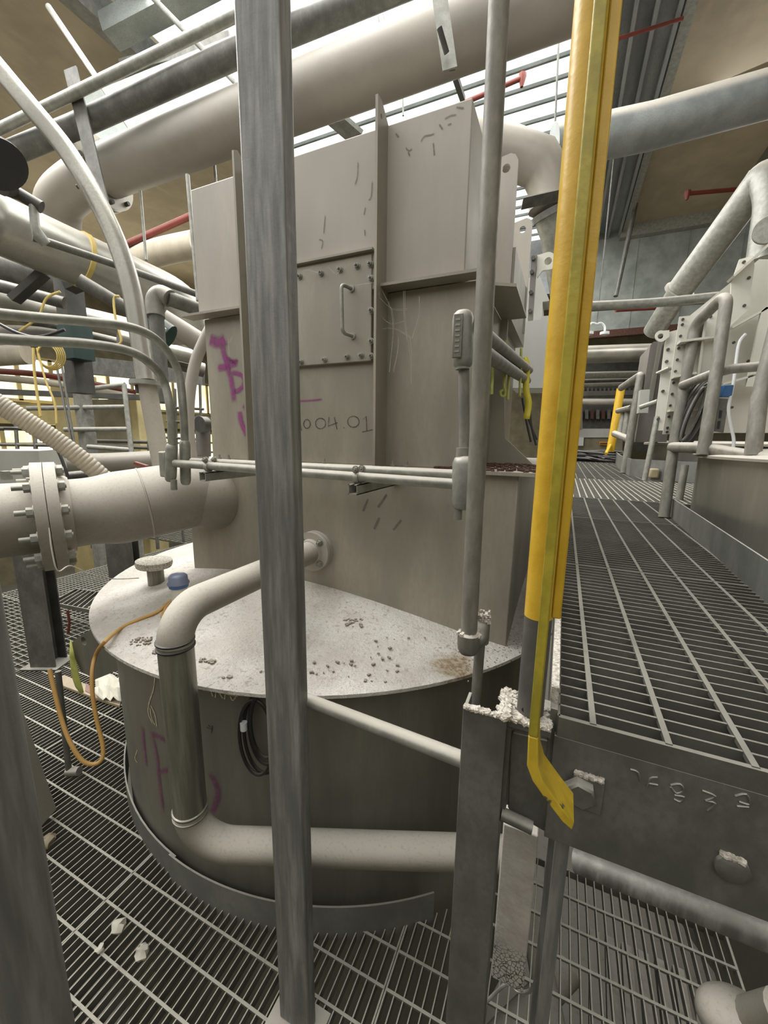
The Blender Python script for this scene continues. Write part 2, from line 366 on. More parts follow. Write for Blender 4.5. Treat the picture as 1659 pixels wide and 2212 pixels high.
bm = bmn(); bx(bm, .85, 7, -1.0, 12.0, CZ, CZ+.15); struct('ceiling', bm, 'ceil')
bm = bmn(); bx(bm, -5.35, 7, 12.3, 18, CZ-.9, CZ-.75); struct('ceiling', bm, 'brick')
# roof glazing: ribbed translucent strip
bm = bmn(); bx(bm, -5.35, .1, -1, 12, CZ+.12, CZ+.14); struct('window_1', bm, 'sky')
bm = bmn()
for k in range(36): bx(bm, -5.35, .1, -.6+.35*k, -.565+.35*k, CZ+.07, CZ+.115)
for k in range(5): bx(bm, -5.3, .1, .5+2.6*k, .57+2.6*k, CZ-.05, CZ+.06)
struct('trim_1', bm, 'sheet')
bm = bmn()
bx(bm, .1, .82, -.6, 12, CZ-.02, CZ+.05); 
for x in (.1, .3, .52, .76): bx(bm, x, x+.045, -.6, 12, CZ-.16, CZ-.02)
struct('trim_2', bm, 'sheetd')
bm = bmn(); bx(bm, .83, .95, -.6, 12, CZ-.14, CZ+.02); struct('trim_3', bm, 'galvl')
bm = bmn(); bx(bm, 2.75, 2.95, -.6, 12, CZ-.2, CZ); struct('trim_4', bm, 'galvd')
bm = bmn(); bx(bm, -5.5, -5.3, -.6, 12, CZ-.3, CZ+.02); struct('trim_5', bm, 'galvd')
bm = bmn(); bx(bm, .8, 6.8, 11.8, 12, CZ-.25, CZ); struct('trim_6', bm, 'galvl')
# upper end wall sheet under the roof
bm = bmn(); bx(bm, .15, 6.8, 12, 12.15, 4.35, CZ)
for k in range(7): bx(bm, .2+k*1.0, .215+k*1.0, 11.985, 12, 4.35, CZ-.25)
struct('wall_end', bm, 'sheet')
bm = bmn(); bx(bm, -5.35, .15, 12, 12.15, 5.4, CZ+.1); struct('wall_end', bm, 'sheetd')
bm = bmn(); bx(bm, .15, 6.8, 11.9, 12.1, 4.2, 4.36); struct('trim_7', bm, 'rust')
# window bands of the far left wall
def winband(n, y0, y1, z0, z1, cols, rows):
    bm = bmn(); bx(bm, -14, -13.98, y0, y1, z0, z1); w = struct('window_%d' % n, bm, 'winy')
    bm = bmn()
    for i in range(cols+1): y = y0+(y1-y0)*i/cols; bx(bm, -13.98, -13.93, y-.05, y+.05, z0, z1)
    for i in range(rows+1): z = z0+(z1-z0)*i/rows; bx(bm, -13.98, -13.93, y0, y1, z-.04, z+.04)
    obj('window_frame', bm, 'cream', w)
winband(2, 1.5, 14.5, 2.55, 3.75, 16, 1); winband(3, 1.5, 14.5, .55, 1.75, 18, 3)
bm = bmn(); bx(bm, -13.9, -13.6, 1.5, 14.5, 1.9, 2.4); struct('trim_8', bm, 'cream')
for k, (px, py, dd, w) in enumerate([(175, 955, 9, .62), (310, 955, 8.5, .45)]):
    c = D(px, py, dd); bm = bmn(); bx(bm, c.x-w/2, c.x+w/2, c.y-w/2, c.y+w/2, -2.6, 2.5 if k else 2.9); tag(obj('column', bm, 'cream', bevel=.02), ['yellowed concrete column left of the dark wall panel', 'yellowed column right of the dark wall panel'][k], 'column')
a = D(181, 856, 8.4); b = D(272, 856, 8.1); bm = bmn(); beam(bm, (a.x, a.y, 1.65), (b.x, b.y, 1.65), .1, 1.4); tag(obj('wall_panel', bm, 'brick'), 'dark brown panel standing between two yellowed columns', 'panel')

# ================================================================ NEAR TANK WITH CASING
YF = 1.38
tank = thing('process_tank', 'round dusty steel tank with conical lid and tall rectangular casing, nearest of all', 'tank', (TC.x, TC.y, 0))
bm = bmn(); lathe(bm, (TC.x, TC.y, -.9), (0, 0, 1), [(0, TR), (1.78, TR)], 96); obj('shell', bm, 'shell', tank)
bm = bmn(); lathe(bm, (TC.x, TC.y, .885), (0, 0, 1), [(0, 1.09), (.001, 1.195), (.012, 1.195), (.035, 1.02), (.16, .42), (.235, .03)], 120); obj('lid', bm, 'lid', tank, sharp=60)
XL, XR = UY(410, 1100, YF).x, UY(1108, 1200, YF).x
ZFL = UY(652, 999, YF).z; ZLE = UY(1032, 601, YF).z; ZTOP = UY(1025, 212, YF).z
YB = 2.5
bm = bmn(); bx(bm, XL, XR, YF, YB, .9, ZFL-.012); obj('lower_casing', bm, 'steell', tank, bevel=.004)
bm = bmn(); bx(bm, UY(442, 900, YF).x, UY(1157, 1035, YF).x, YF-.035, YB+.05, ZFL-.012, ZFL); 
obj('flange_plate', bm, 'steell', tank)
XU0, XU1 = UY(437, 700, YF).x, UY(1034, 640, YF).x
bm = bmn(); bx(bm, XU0, XU1, YF+.012, YB-.08, ZFL, ZLE); obj('middle_casing', bm, 'steell', tank, bevel=.003)
XT0, XT1 = UY(414, 411, YF).x, UY(1022, 212, YF).x
bm = bmn(); bx(bm, XT0, XT1, YF-.006, YF+.36, ZLE+.012, ZTOP); obj('upper_casing', bm, 'steel', tank, bevel=.004)
# dirt lying along the casing flange
bm = bmn()
for i in range(420):
    x = random.uniform(XR-.28, XR+.06); y = random.uniform(YF-.02, YF+.02) if x < XR-.15 else random.uniform(YF-.03, YF+.4); s = random.uniform(.003, .009)
    add_box(bm, (x, y, ZFL+s/2), (s*1.8, s*1.4, s), Matrix.Rotation(random.random()*3, 3, 'Z'))
o = obj('dirt_crumbs', bm, 'rust', tank); o['kind'] = 'stuff'
# ledges
def ledge(pxa, pxb, ya, yb, nm='ledge'):
    a = UY(pxa, ya, YF-.05).x; b = UY(pxb, yb, YF-.05).x; bm = bmn(); bx(bm, a, b, YF-.055, YF+.01, ZLE, ZLE+.009); obj(nm, bm, 'steell', tank)
ledge(812, 1036, 628, 601); ledge(393, 524, 693, 684)
# vertical ribs
def rib(px, py, top, peak=True, dep=.085, w=.009):
    x = UY(px, py, YF-dep).x; zt = zat(x, YF-dep, top); bm = bmn()
    prof = [(x, YF-dep, ZFL), (x, YF+.01, ZFL), (x, YF+.01, ZTOP-.01)]
    if peak: prof += [(x, YF-dep+.03, zt), (x, YF-dep, zt)]
    else: prof += [(x, YF-dep+.02, zt), (x, YF-dep, zt-.01)]
    if peak: plate_hole(bm, prof, (x, YF-dep+.027, zt-.045), .008, (w, 0, 0))
    else: prism(bm, prof, (w, 0, 0))
    obj('rib', bm, 'steell', tank)
rib(808, 600, 204); rib(514, 600, 318, False, .08)
# lifting plates and rear part of casing seen beyond the right edge
def side_plate(y, pxl, pxr, ptop, pbot, hole=True):
    a = UY(pxl, ptop, y); b = UY(pxr, ptop, y); zt = zat(b.x, y, ptop); zb = zat(b.x, y, pbot); w = b.x-a.x; bm = bmn()
    P = [(a.x, y, zb), (b.x, y, zb), (b.x, y, zt-.03), (b.x-.012, y, zt-.008), (b.x-.03, y, zt), (a.x, y, zt-.012)]
    if hole: plate_hole(bm, P, (b.x-.045, y, zt-.05), .016, (0, .012, 0))
    else: prism(bm, P, (0, .012, 0))
    obj('lifting_plate', bm, 'steel', tank)
side_plate(1.86, 1060, 1121, 326, 760); side_plate(2.35, 1112, 1151, 468, 720)
a = UY(1083, 500, 1.88); bm = bmn(); bx(bm, a.x-.5, UY(1112, 600, 1.9).x, 1.875, YB-.06, ZLE, ZTOP-.22); obj('rear_casing', bm, 'steell', tank)
# gusset at the right foot
bm = bmn(); xg = XU1; prism(bm, [(xg, 1.75, ZFL), (UY(1155, 1000, 1.75).x, 1.75, ZFL), (UY(1090, 945, 1.75).x, 1.75, UY(1090, 945, 1.75).z), (UY(1088, 790, 1.75).x, 1.75, UY(1088, 790, 1.75).z), (xg, 1.75, UY(1088, 790, 1.75).z)], (0, .01, 0)); obj('gusset', bm, 'steell', tank)
bm = bmn(); prism(bm, [(XU1, YF+.06, ZLE), (XU1+.1, YF+.12, ZLE), (XU1+.1, YF+.5, ZLE), (XU1, YF+.5, ZLE)], (0, 0, .01)); obj('ledge', bm, 'steell', tank)
# access door
d0, d1 = UY(560, 700, YF).x, UY(806, 600, YF).x; zd0 = UY(700, 788, YF).z; zd1 = UY(700, 571, YF).z
door = obj('access_door', bx(bmn(), d0, d1, YF-.012, YF+.012, zd0, zd1), 'steell', tank, bevel=.002)
bm = bmn(); bx(bm, d0, d1+.01, YF-.03, YF+.01, zd1+.006, zd1+.013); obj('hood_strip', bm, 'steell', tank)
bp = [(648, 598), (694, 591), (735, 583), (772, 575), (800, 571), (802, 602), (802, 671), (802, 737), (802, 769), (780, 768), (750, 771), (701, 777), (651, 782), (610, 787), (600, 606), (600, 690)]
for x, y in bp:
    p = UY(x, y, YF-.012); obj('bolt', hexbolt(bmn(), p, (0, -1, 0), .0085, .008, .012, .0045), 'galvl', door)
h1, h2 = UY(760, 624, YF-.012), UY(762, 726, YF-.012)
q = Vector((-.012, -.055, 0)); bm = bmn(); tube(bm, fillet([h1, h1+q, h2+q, h2], .02), .0065, 14)
for h in (h1, h2): lathe(bm, h, (0, -1, 0), [(0, .012), (.006, .012)], 16)
obj('handle', bm, 'galvl', door)
# flange studs
for x, y in [(474, 991), (494, 992), (848, 1003), (878, 1005), (560, 996), (700, 1000)]:
    p = UY(x, y, YF-.018); obj('stud', lathe(lathe(bmn(), (p.x, p.y, ZFL), (0, 0, 1), [(0, .009), (.008, .009)], 6), (p.x, p.y, ZFL), (0, 0, 1), [(.008, .005), (.022, .005)], 10), 'galvl', tank)
# lid fittings
def lidz(x, y): r = math.hypot(x-TC.x, y-TC.y); return .92+(1.02-r)*.175
p = UZ(336, 1238, .985); bm = bmn(); lathe(bm, (p.x, p.y, lidz(p.x, p.y)-.02), (0, 0, 1), [(0, .036), (.13, .036)], 28); noz = obj('nozzle', bm, 'spool', tank)
bm = bmn(); z0 = lidz(p.x, p.y)+.085; lathe(bm, (p.x-.005, p.y, z0), (.05, .02, 1), [(0, .075), (.016, .08), (.03, .078), (.034, .06)], 20); obj('nozzle_flange', bm, 'crumb', noz)
# side lug with eye
a0 = UC(250, 1440, TC.x, TC.y, TR); lp = [(240, 1352), (215, 1354), (180, 1368), (155, 1388), (152, 1400), (175, 1450), (200, 1503), (262, 1447+30), (262, 1360)]
yl = a0.y; bm = bmn(); plate_hole(bm, [UY(x, y, yl) for x, y in lp[:6]+[(205, 1468), (262, 1445), (262, 1362)]], UY(181, 1385, yl), .02, (0, .022, 0)); obj('lifting_lug', bm, 'shell', tank)
# coil hook, writing, scratches (all lie on the metal)
def mark(nm, pts, w, m, surf, par, sm=True):
    if m in ('pink', 'pinkd'): w *= 1.35
    if surf == 'box': P = [UY(x, y, YF+.012-.0022) for x, y in pts]; N = (0, -1, 0)
    elif surf == 'low': P = [UY(x, y, YF-.0015) for x, y in pts]; N = (0, -1, 0)
    else:
        P = [UC(x, y, TC.x, TC.y, TR+.0022) for x, y in pts]
        N = lambda q: Vector((q.x-TC.x, q.y-TC.y, 0)).normalized()
    if sm: P = smooth_pts(P)
    obj(nm, ribbon(bmn(), P, N, w), m, par)
B = lambda x, y: (400+x/2.07375, 500+y/2.07375)
def ring(cx, cy, rx, ry, n=14, a0=-1.2, tot=6.5): return [B(cx+rx*math.cos(a0+tot*k/n), cy+ry*math.sin(a0+tot*k/n)) for k in range(n+1)]
pen = [[B(508, 845), B(522, 892)], ring(545, 862, 15, 20), ring(606, 860, 23, 24), [B(644, 832), B(640, 872), B(682, 856)], [B(668, 832), B(680, 886)], [B(709, 878), B(713, 881)], ring(753, 852, 26, 25), [B(797, 842), B(810, 828), B(813, 893)], [B(793, 898), B(842, 887)]]
for s in pen: mark('handwriting', s, .0035, 'pen', 'box', tank, False)
mark('paint_stroke', [B(505, 759), B(560, 757), B(617, 751)], .008, 'pink', 'box', tank)
G = lambda x, y: (x/2.9625, 400+y/2.9625)
for s, w in [([(1335, 985), (1390, 1005), (1430, 995), (1450, 975)], .055), ([(1425, 1010), (1430, 1070), (1455, 1160), (1480, 1260), (1498, 1400)], .032), ([(1385, 1172), (1450, 1160), (1520, 1130)], .035), ([(1440, 1100), (1500, 1130), (1520, 1110)], .02), ([(1470, 1195), (1540, 1215), (1562, 1260), (1530, 1310), (1490, 1325)], .024), ([(1530, 1440), (1545, 1520), (1585, 1610)], .034), ([(1555, 1400), (1580, 1440), (1600, 1500)], .03)]:
    mark('paint_stroke', [G(*p) for p in s], w, 'pink', 'box', tank)
H = lambda x, y: (x/2.765, 1450+y/2.765)
for s, w in [([(905, 375), (935, 500), (950, 650), (975, 850)], .022), ([(895, 372), (960, 400), (1020, 445)], .022), ([(945, 600), (990, 595), (1030, 575), (1035, 500)], .022), ([(850, 320), (860, 450), (875, 580)], .028), ([(1245, 600), (1290, 680), (1300, 750), (1270, 830), (1250, 840)], .026), ([(1060, 620), (1090, 760), (1120, 850)], .03)]:
    mark('paint_stroke', [H(*p) for p in s], w, 'pinkd', 'cyl', tank)
for s in [[(1210, 110), (1300, 125), (1420, 150)], [(1260, 120), (1270, 150)], [(1290, 122), (1285, 158)], [(1310, 130), (1330, 162)], [(1345, 140), (1340, 168)], [(1375, 150), (1390, 175), (1410, 150)], [(925, 30), (915, 110), (890, 190), (885, 250), (910, 310)], [(895, 220), (905, 280), (925, 320)], [(900, 205), (925, 260), (935, 330)], [(820, 470), (805, 520), (820, 545)]]:
    mark('scratch', [H(*p) for p in s], .006, 'scratch', 'cyl', tank)
for s in [[(1235, 335), (1265, 350), (1245, 320)], [(1268, 325), (1262, 372)]]: mark('handwriting', [H(*p) for p in s], .004, 'pen', 'cyl', tank, False)
for s in [[B(820, 1195), B(795, 1255)], [B(905, 1175), B(860, 1240)], [B(870, 1280), B(845, 1335)], [B(970, 1290), B(930, 1340)]]:
    mark('scrape', s, .012, 'scrape', 'low', tank)
# peeling marks on the upper casing
C2 = lambda x, y: (500+x/2.765, y/2.765)
for s_ in [[(980, 795), (1000, 820)], [(1130, 850), (1150, 815), (1190, 805), (1215, 795)], [(1040, 880), (1060, 900), (1080, 885)], [(1055, 905), (1065, 930)], [(1240, 740), (1262, 772)], [(1270, 712), (1310, 690), (1345, 685)], [(1290, 745), (1315, 738)], [(1340, 640), (1390, 645)], [(1205, 850), (1212, 930)], [(755, 960), (752, 1050), (735, 1110)], [(520, 1430), (545, 1440), (535, 1490)], [(560, 1280), (550, 1400)], [(795, 1370), (798, 1410)], [(800, 1235), (790, 1285)], [(710, 1520), (722, 1505), (750, 1520), (757, 1490)], [(840, 1080), (835, 1170), (815, 1200)]]:
    P = [UY(*C2(x, y), YF-.0078) for x, y in s_]; obj('peeled_mark', ribbon(bmn(), smooth_pts(P, 3), (0, -1, 0), .006), 'scrape', tank)
# cobwebs beside the big rib
bm = bmn(); tube
W = lambda x, y, o=.05: UY(*B(x, y), YF-.02-o*random.random())
for s in [[(985, 265), (988, 420), (1020, 600)], [(1050, 290), (1045, 380), (1015, 480)], [(885, 270), (930, 400), (915, 630)], [(865, 290), (930, 350), (1000, 350)], [(858, 370), (920, 410), (985, 400)], [(858, 440), (930, 430), (1010, 470)], [(958, 460), (950, 540), (935, 630)], [(1005, 470), (1010, 560), (1013, 680)], [(640, 160), (680, 190), (700, 150)], [(520, 180), (560, 175), (610, 190)], [(770, 240), (860, 230), (870, 290)], [(190, 480), (200, 560)], [(175, 470), (195, 500), (212, 470)]]:
    for j in range(2): tube(bm, smooth_pts([W(x+random.uniform(-8, 8)*j, y+random.uniform(-6, 6)*j) for x, y in s], 4), .0005, 4, False)
o = obj('cobweb', bm, 'web', tank); o['kind'] = 'stuff'

# kerb plates round the tank opening
def arc_plate(a0, a1, R, z0, z1, th=.006, c=TC, n=40):
    bm = bmn(); pr = []
    for k in range(n+1):
        a = a0+(a1-a0)*k/n; e = Vector((math.cos(a), math.sin(a), 0)); pr.append([bm.verts.new(Vector((c.x, c.y, 0))+e*r+Vector((0, 0, z))) for r, z in ((R, z0), (R+th, z0), (R+th, z1), (R, z1))])
    for A, Bq in zip(pr, pr[1:]):
        for k in range(4): bm.faces.new((A[k], A[(k+1) % 4], Bq[(k+1) % 4], Bq[k]))
    bm.faces.new(pr[0]); bm.faces.new(pr[-1][::-1]); return bm
def ang(px, py):
    p = UZ(px, py, .02); return math.atan2(p.y-KC.y, p.x-KC.x)
am = ang(378, 1885); ae = ang(935, 1968)
tag(obj('kerb_plate', arc_plate(-PI-.5, am+.01, KR, -.03, .10, c=KC), 'kerb'), 'curved grey kerb plate along the left side of the near tank', 'kerb')
tag(obj('kerb_plate', arc_plate(am-.01, ae, KR+.008, -.03, .105, c=KC), 'kerb'), 'curved grey kerb plate in front of the near tank, behind the upright post', 'kerb')

# ================================================================ PIPES ON THE NEAR TANK
fl = UY(683, 1187, YF); PX = fl.x; vy = .69
zb = UX(412, 1828, PX).z
pj = thing('elbow_pipe', 'dust covered steel pipe looping from the casing flange down in front of the tank', 'pipe', (PX, vy, zb))
r = .047
pe = D(1075, 1895, 1.27); low0 = Vector((PX, vy, zb)); dr = Vector((math.cos(YAW-.02), math.sin(YAW-.02), 0)); pe = low0+dr*.98
zt = fl.z
zc1, zc2 = zat(PX, vy-.04, 1405), zat(PX, vy-.04, 1775)
R_ = .13
R_ = zt-zc1
P = [fl+Vector((0, -.04, 0)), fl+Vector((0, -.2, 0))]+[Vector((PX, vy+R_-R_*math.sin(k*PI/28), zt-R_+R_*math.cos(k*PI/28))) for k in range(15)]
obj('upper_bend', tube(bmn(), P, r, 28), 'dpipe', pj)
obj('straight_spool', tube(bmn(), [(PX, vy, zc1), (PX, vy, zc2)], r-.001, 28), 'spool', pj)
R_ = zc2-zb
P = [Vector((PX, vy, zc2-R_*math.sin(0)))]+[Vector((PX, vy, zb+R_))+dr*(R_-R_*math.cos(k*PI/28))-Vector((0, 0, R_*math.sin(k*PI/28))) for k in range(1, 15)]+[pe]
obj('lower_bend', tube(bmn(), P, r, 28), 'dpipe', pj)
for zz, nn in ((zc1, 2), (zc2, 2)):
    for k in range(nn): obj('weld_band', lathe(bmn(), (PX, vy, zz-.008+k*.018-.003), (0, 0, 1), [(0, r), (.002, r+.003), (.006, r+.003), (.008, r)], 32), 'rubber' if zz == zc1 else 'spool', pj)
fb = obj('flange', lathe(lathe(bmn(), fl, (0, -1, 0), [(0, .083), (.018, .083)], 36), fl+Vector((0, -.021, 0)), (0, -1, 0), [(0, .083), (.018, .083), (.019, .055), (.035, .05)], 36), 'steel', pj)
for k in range(4):
    a = PI/4+k*PI/2; c = fl+Vector((math.cos(a)*.064, -.04, math.sin(a)*.064)); obj('bolt', hexbolt(bmn(), c, (0, -1, 0), .011, .009, .01, .006), 'galvl', fb)
# large inlet pipe left
wal = UY(455, 1085, YF+.01)
A0 = D(-260, 1150, 1.25); A1 = D(112, 1115, 1.51); A2 = D(190, 1105, 1.58); A3 = D(312, 1087, 1.70)
ip = thing('inlet_pipe', 'wide dusty pipe with bolted flange entering the casing from the left', 'pipe', tuple(A1))
e_in = wal
obj('pipe_run', tube(bmn(), [A0, A1], .132, 48), 'dpipe', ip)
dd_ = (A2-A1).normalized()
Pm = [A1, A2, A3]+[]
cur = smooth_pts([A1, A2, D(250, 1098, 1.64), A3], 6); rad = []
for k, p in enumerate(cur):
    t_ = k/(len(cur)-1); s_ = max(0, min(1, (t_-.3)/.45)); rad.append(.132+.017*s_*s_*(3-2*s_))
obj('reducer', tube(bmn(), cur, rad, 48), 'dpipe', ip)
dirn = (cur[-1]-cur[-2]).normalized(); corner = A3+dirn*.16
cur2 = smooth_pts([A3, A3+dirn*.10+Vector((0, .01, 0)), A3+dirn*.19+Vector((0, .05, 0)), Vector((A3.x+dirn.x*.25, YF-.02, A3.z)), Vector((A3.x+dirn.x*.25, YF+.03, A3.z))], 6)
obj('mitre_bend', tube(bmn(), cur2, .149, 48), 'dpipe', ip)
obj('weld_seam', lathe(bmn(), A3-dirn*.003, dirn, [(0, .149), (.002, .1515), (.005, .1515), (.007, .149)], 48), 'steel', ip)
dF = (A1-A0).normalized(); F0 = A1-dF*.038
fb = obj('flange', lathe(lathe(bmn(), F0, dF, [(-.002, .203), (.032, .203)], 64), F0, dF, [(.034, .203), (.068, .203), (.070, .165), (.1, .143)], 64), 'dpipe', ip)
n1 = dF.orthogonal().normalized(); n1 = Vector((0, 0, 1)); n1 = (n1-dF*n1.dot(dF)).normalized(); n2 = dF.cross(n1)
for k in range(12):
    a = 2*PI*(k+.5)/12; c = F0+(n1*math.cos(a)+n2*math.sin(a))*.178
    bm = hexbolt(bmn(), c-dF*.002, -dF, .018, .018, .03, .0095); hexbolt(bm, c+dF*.068, dF, .018, .018, .004, .0095); tube(bm, [c-dF*.02, c+dF*.09], .009, 8); obj('bolt', bm, 'galvl', fb)
tube_thing('sampling_wire', smooth_pts([D(106, 1140, 1.2), D(112, 1190, 1.2), D(125, 1233, 1.22), D(152, 1222, 1.3), D(190, 1238, 1.4), D(240, 1250, 1.5), D(300, 1249, 1.6)], 8), .0018, 'white', 'thin pale wire hanging from the wide flange to the lid', 'wire', seg=6)
# blue capped probe
p = UZ(388, 1290, .99); z0 = lidz(p.x, p.y)
pb = thing('probe', 'blue ringed probe with clear cap standing on the lid behind the pipe bend', 'sensor', (p.x, p.y, z0))
obj('body', lathe(bmn(), (p.x, p.y, z0-.02), (0, 0, 1), [(0, .028), (.115, .03)], 24), 'white', pb)
obj('ring', lathe(bmn(), (p.x, p.y, z0+.095), (0, 0, 1), [(0, .032), (.002, .036), (.014, .038), (.016, .034)], 28), 'blue', pb)
obj('cap', lathe(bmn(), (p.x, p.y, z0+.111), (0, 0, 1), [(0, .041), (.005, .041), (.012, .036), (.03, .035), (.038, .028), (.042, .01)], 28), 'clearcap', pb)
# yellow cord over the lid edge, down and up to its loose end
def lp_(x, y):
    p = UZ(x, y, .95)
    for _ in range(4): p = UZ(x, y, lidz(p.x, p.y)+.007)
    return p
c = [lp_(372, 1298), lp_(356, 1318), lp_(360, 1338)]
e0 = UZ(228, 1385, .93)
P = smooth_pts([lp_(378, 1292), lp_(362, 1304), lp_(340, 1322), lp_(300, 1338), lp_(262, 1357), e0, D(208, 1412, 1.47), D(199, 1450, 1.44), D(200, 1500, 1.42), D(209, 1555, 1.41), D(222, 1610, 1.40), D(220, 1640, 1.39), D(200, 1651, 1.38), D(175, 1640, 1.37), D(150, 1600, 1.37), D(132, 1550, 1.38), D(117, 1490, 1.39), D(107, 1446, 1.4)], 6)
tube_thing('cord', P, .0068, 'ylhose', 'orange yellow cord lying over the lid edge and hanging in a loop', 'cord', seg=12)
tube_thing('cord', smooth_pts(c+[lp_(350, 1330), lp_(366, 1312)], 6), .0065, 'ylhose', 'knotted orange yellow cord end behind the pipe bend', 'cord', seg=10)
p = D(150, 1671, 1.86); p = UZ(150, 1676, 0)
st = thing('stanchion_tube', 'thin grey upright tube with a foot clamp standing on the grating under the cord', 'tube', (p.x, p.y, 0))
tp = Vector((p.x-.03, p.y+.03, zat(p.x-.03, p.y+.03, 1450))); obj('upright', tube(bmn(), [p, tp], .0125, 14), 'galvd', st)
obj('foot_clamp', tube(bmn(), [p+Vector((-.01, 0, .02)), p+Vector((.05, .02, .03))], .02, 14), 'galvl', st)
# tape ribbon tied to the lug
def strip(bm, P, ws, nrm=(0, -1, 0), th=.0012):
    P = [Vector(p) for p in P]; n = Vector(nrm); rows = []
    for i, p in enumerate(P):
        d = (P[min(i+1, len(P)-1)]-P[max(i-1, 0)]).normalized(); s = d.cross(n).normalized(); w = ws[i] if isinstance(ws, list) else ws
        rows.append([bm.verts.new(p+s*w/2), bm.verts.new(p+n*.006*math.sin(i*1.7)*(w/.03)), bm.verts.new(p-s*w/2)])
    for A, Bq in zip(rows, rows[1:]):
        for k in (0, 1): bm.faces.new((A[k], A[k+1], Bq[k+1], Bq[k]))
    return bm
def strip_obj(nm, P, ws, m, label=None, cat=None, parent=None, nrm=(0, -1, 0)):
    o = obj(nm, strip(bmn(), P, ws, nrm), m, parent); sm = o.modifiers.new('thick', 'SOLIDIFY'); sm.thickness = .0015; sm.offset = 0
    return tag(o, label, cat) if label else o
yy = a0.y-.012
strip_obj('tape_ribbon', [UY(153, 1384, yy), UY(156, 1420, yy), UY(160, 1440, yy), UY(163, 1462, yy), UY(170, 1482, yy), UY(178, 1498, yy)], [.010, .042, .055, .062, .06, .03], 'tape', 'pale green tape ribbon tied to the lug left of the tank', 'ribbon')
# junk on the grating
def slab(pts, z, th, nm, m, label, cat): return tag(obj(nm, prism(bmn(), [UZ(x, y, z) for x, y in pts], (0, 0, -th)), m, bevel=.002), label, cat)
slab([(127, 1462), (140, 1458), (215, 1490), (262, 1506), (258, 1524), (200, 1505), (128, 1478)], .02, .018, 'cardboard_strip', 'card', 'torn brown cardboard strip on the grating by the tank foot', 'cardboard')
slab([(186, 1475), (205, 1488), (199, 1500), (184, 1492)], .024, .003, 'red_scrap', 'red', 'small red scrap on the cardboard strip', 'scrap')
bm = bmn(); pc = UZ(235, 1475, .04)
for i in range(9):
    for j in range(7): pass
gv = [[None]*8 for _ in range(8)]
for i in range(8):
    for j in range(8):
        q = UZ(206+8*i, 1452+8*j+2*i-.5*i*j*.2, .03); gv[i][j] = bm.verts.new((q.x, q.y, .02+random.uniform(0, .05)))
for i in range(7):
    for j in range(7): bm.faces.new((gv[i][j], gv[i+1][j], gv[i+1][j+1], gv[i][j+1]))
o = tag(obj('crumpled_sheet', bm, 'paper'), 'crumpled off white sheet pushed against the tank foot', 'sheet'); o.modifiers.new('t', 'SOLIDIFY').thickness = .003
for (x, y, s, lb) in [(100, 1822, .028, 'pinkish stone chip on the grating by the slanted board'), (257, 2003, .02, 'dusty crumb on the grating near the front kerb'), (308, 2058, .02, 'dusty crumb on the grating right of the double bar'), (216, 2052, .012, 'tiny dusty crumb left of the double bar')]:
    q = UZ(x, y, .006); bm = bmn(); bmesh.ops.create_icosphere(bm, subdivisions=2, radius=s, matrix=Matrix.Translation(q+Vector((0, 0, s*.3))))
    for v in bm.verts: v.co += Vector((random.uniform(-1, 1), random.uniform(-1, 1), random.uniform(-.6, .2)))*s*.35
    tag(obj('debris_lump', bm, 'paper' if s < .025 else 'card'), lb, 'debris')
# brown debris on lid
bm = bmn()
def lump(bm, x, y, s, n=6):
    for i in range(n):
        q = lp_(x+random.uniform(-s, s), y+random.uniform(-s*.4, s*.4)); k = random.uniform(.003, .008); add_box(bm, q, (k*1.6, k, k*.7), Matrix.Rotation(random.random()*3, 3, 'Z'))
for x, y, s, n in [(765, 1345, 22, 26), (1025, 1470, 25, 4), (490, 1462, 9, 8), (440, 1425, 9, 5), (305, 1385, 22, 26), (345, 1410, 14, 12), (455, 1430, 9, 8), (800, 1450, 60, 14), (700, 1440, 40, 8), (860, 1400, 60, 12), (600, 1450, 40, 8)]: lump(bm, x, y, s, n)
o = obj('lid_crumbs', bm, steel('brownish crumbs', '7d7062', '9a8f82', .9, 0, .3), tank); o['kind'] = 'stuff'
# coil of black cable behind the post
hk = UC(566, 1490, TC.x, TC.y, TR+.01)
cc = thing('cable_coil', 'coil of black cable hanging under the tank rim behind the upright post', 'cable', tuple(hk))
for j, (dx, r1, r2) in enumerate([(0, .06, .14), (.012, .05, .125), (-.012, .055, .13), (.02, .045, .11)]):
    nrm = Vector((hk.x-TC.x, hk.y-TC.y, 0)).normalized(); tg = Vector((-nrm.y, nrm.x, 0)); cen = hk+nrm*(.012+.008*j)+Vector((0, 0, -r2-.005))
    obj('loop', tube(bmn(), [cen+tg*(r1*math.cos(2*PI*k/36)+dx)+Vector((0, 0, r2*math.sin(2*PI*k/36)+dx)) for k in range(37)], .0055, 8, False), 'rubber', cc)
obj('tie', lathe(bmn(), hk+Vector((0, 0, -.12))+nrm*.03-tg*(-.05 if False else .05), (0, 0, 1), [(0, .011), (.025, .011)], 12), 'white2', cc)
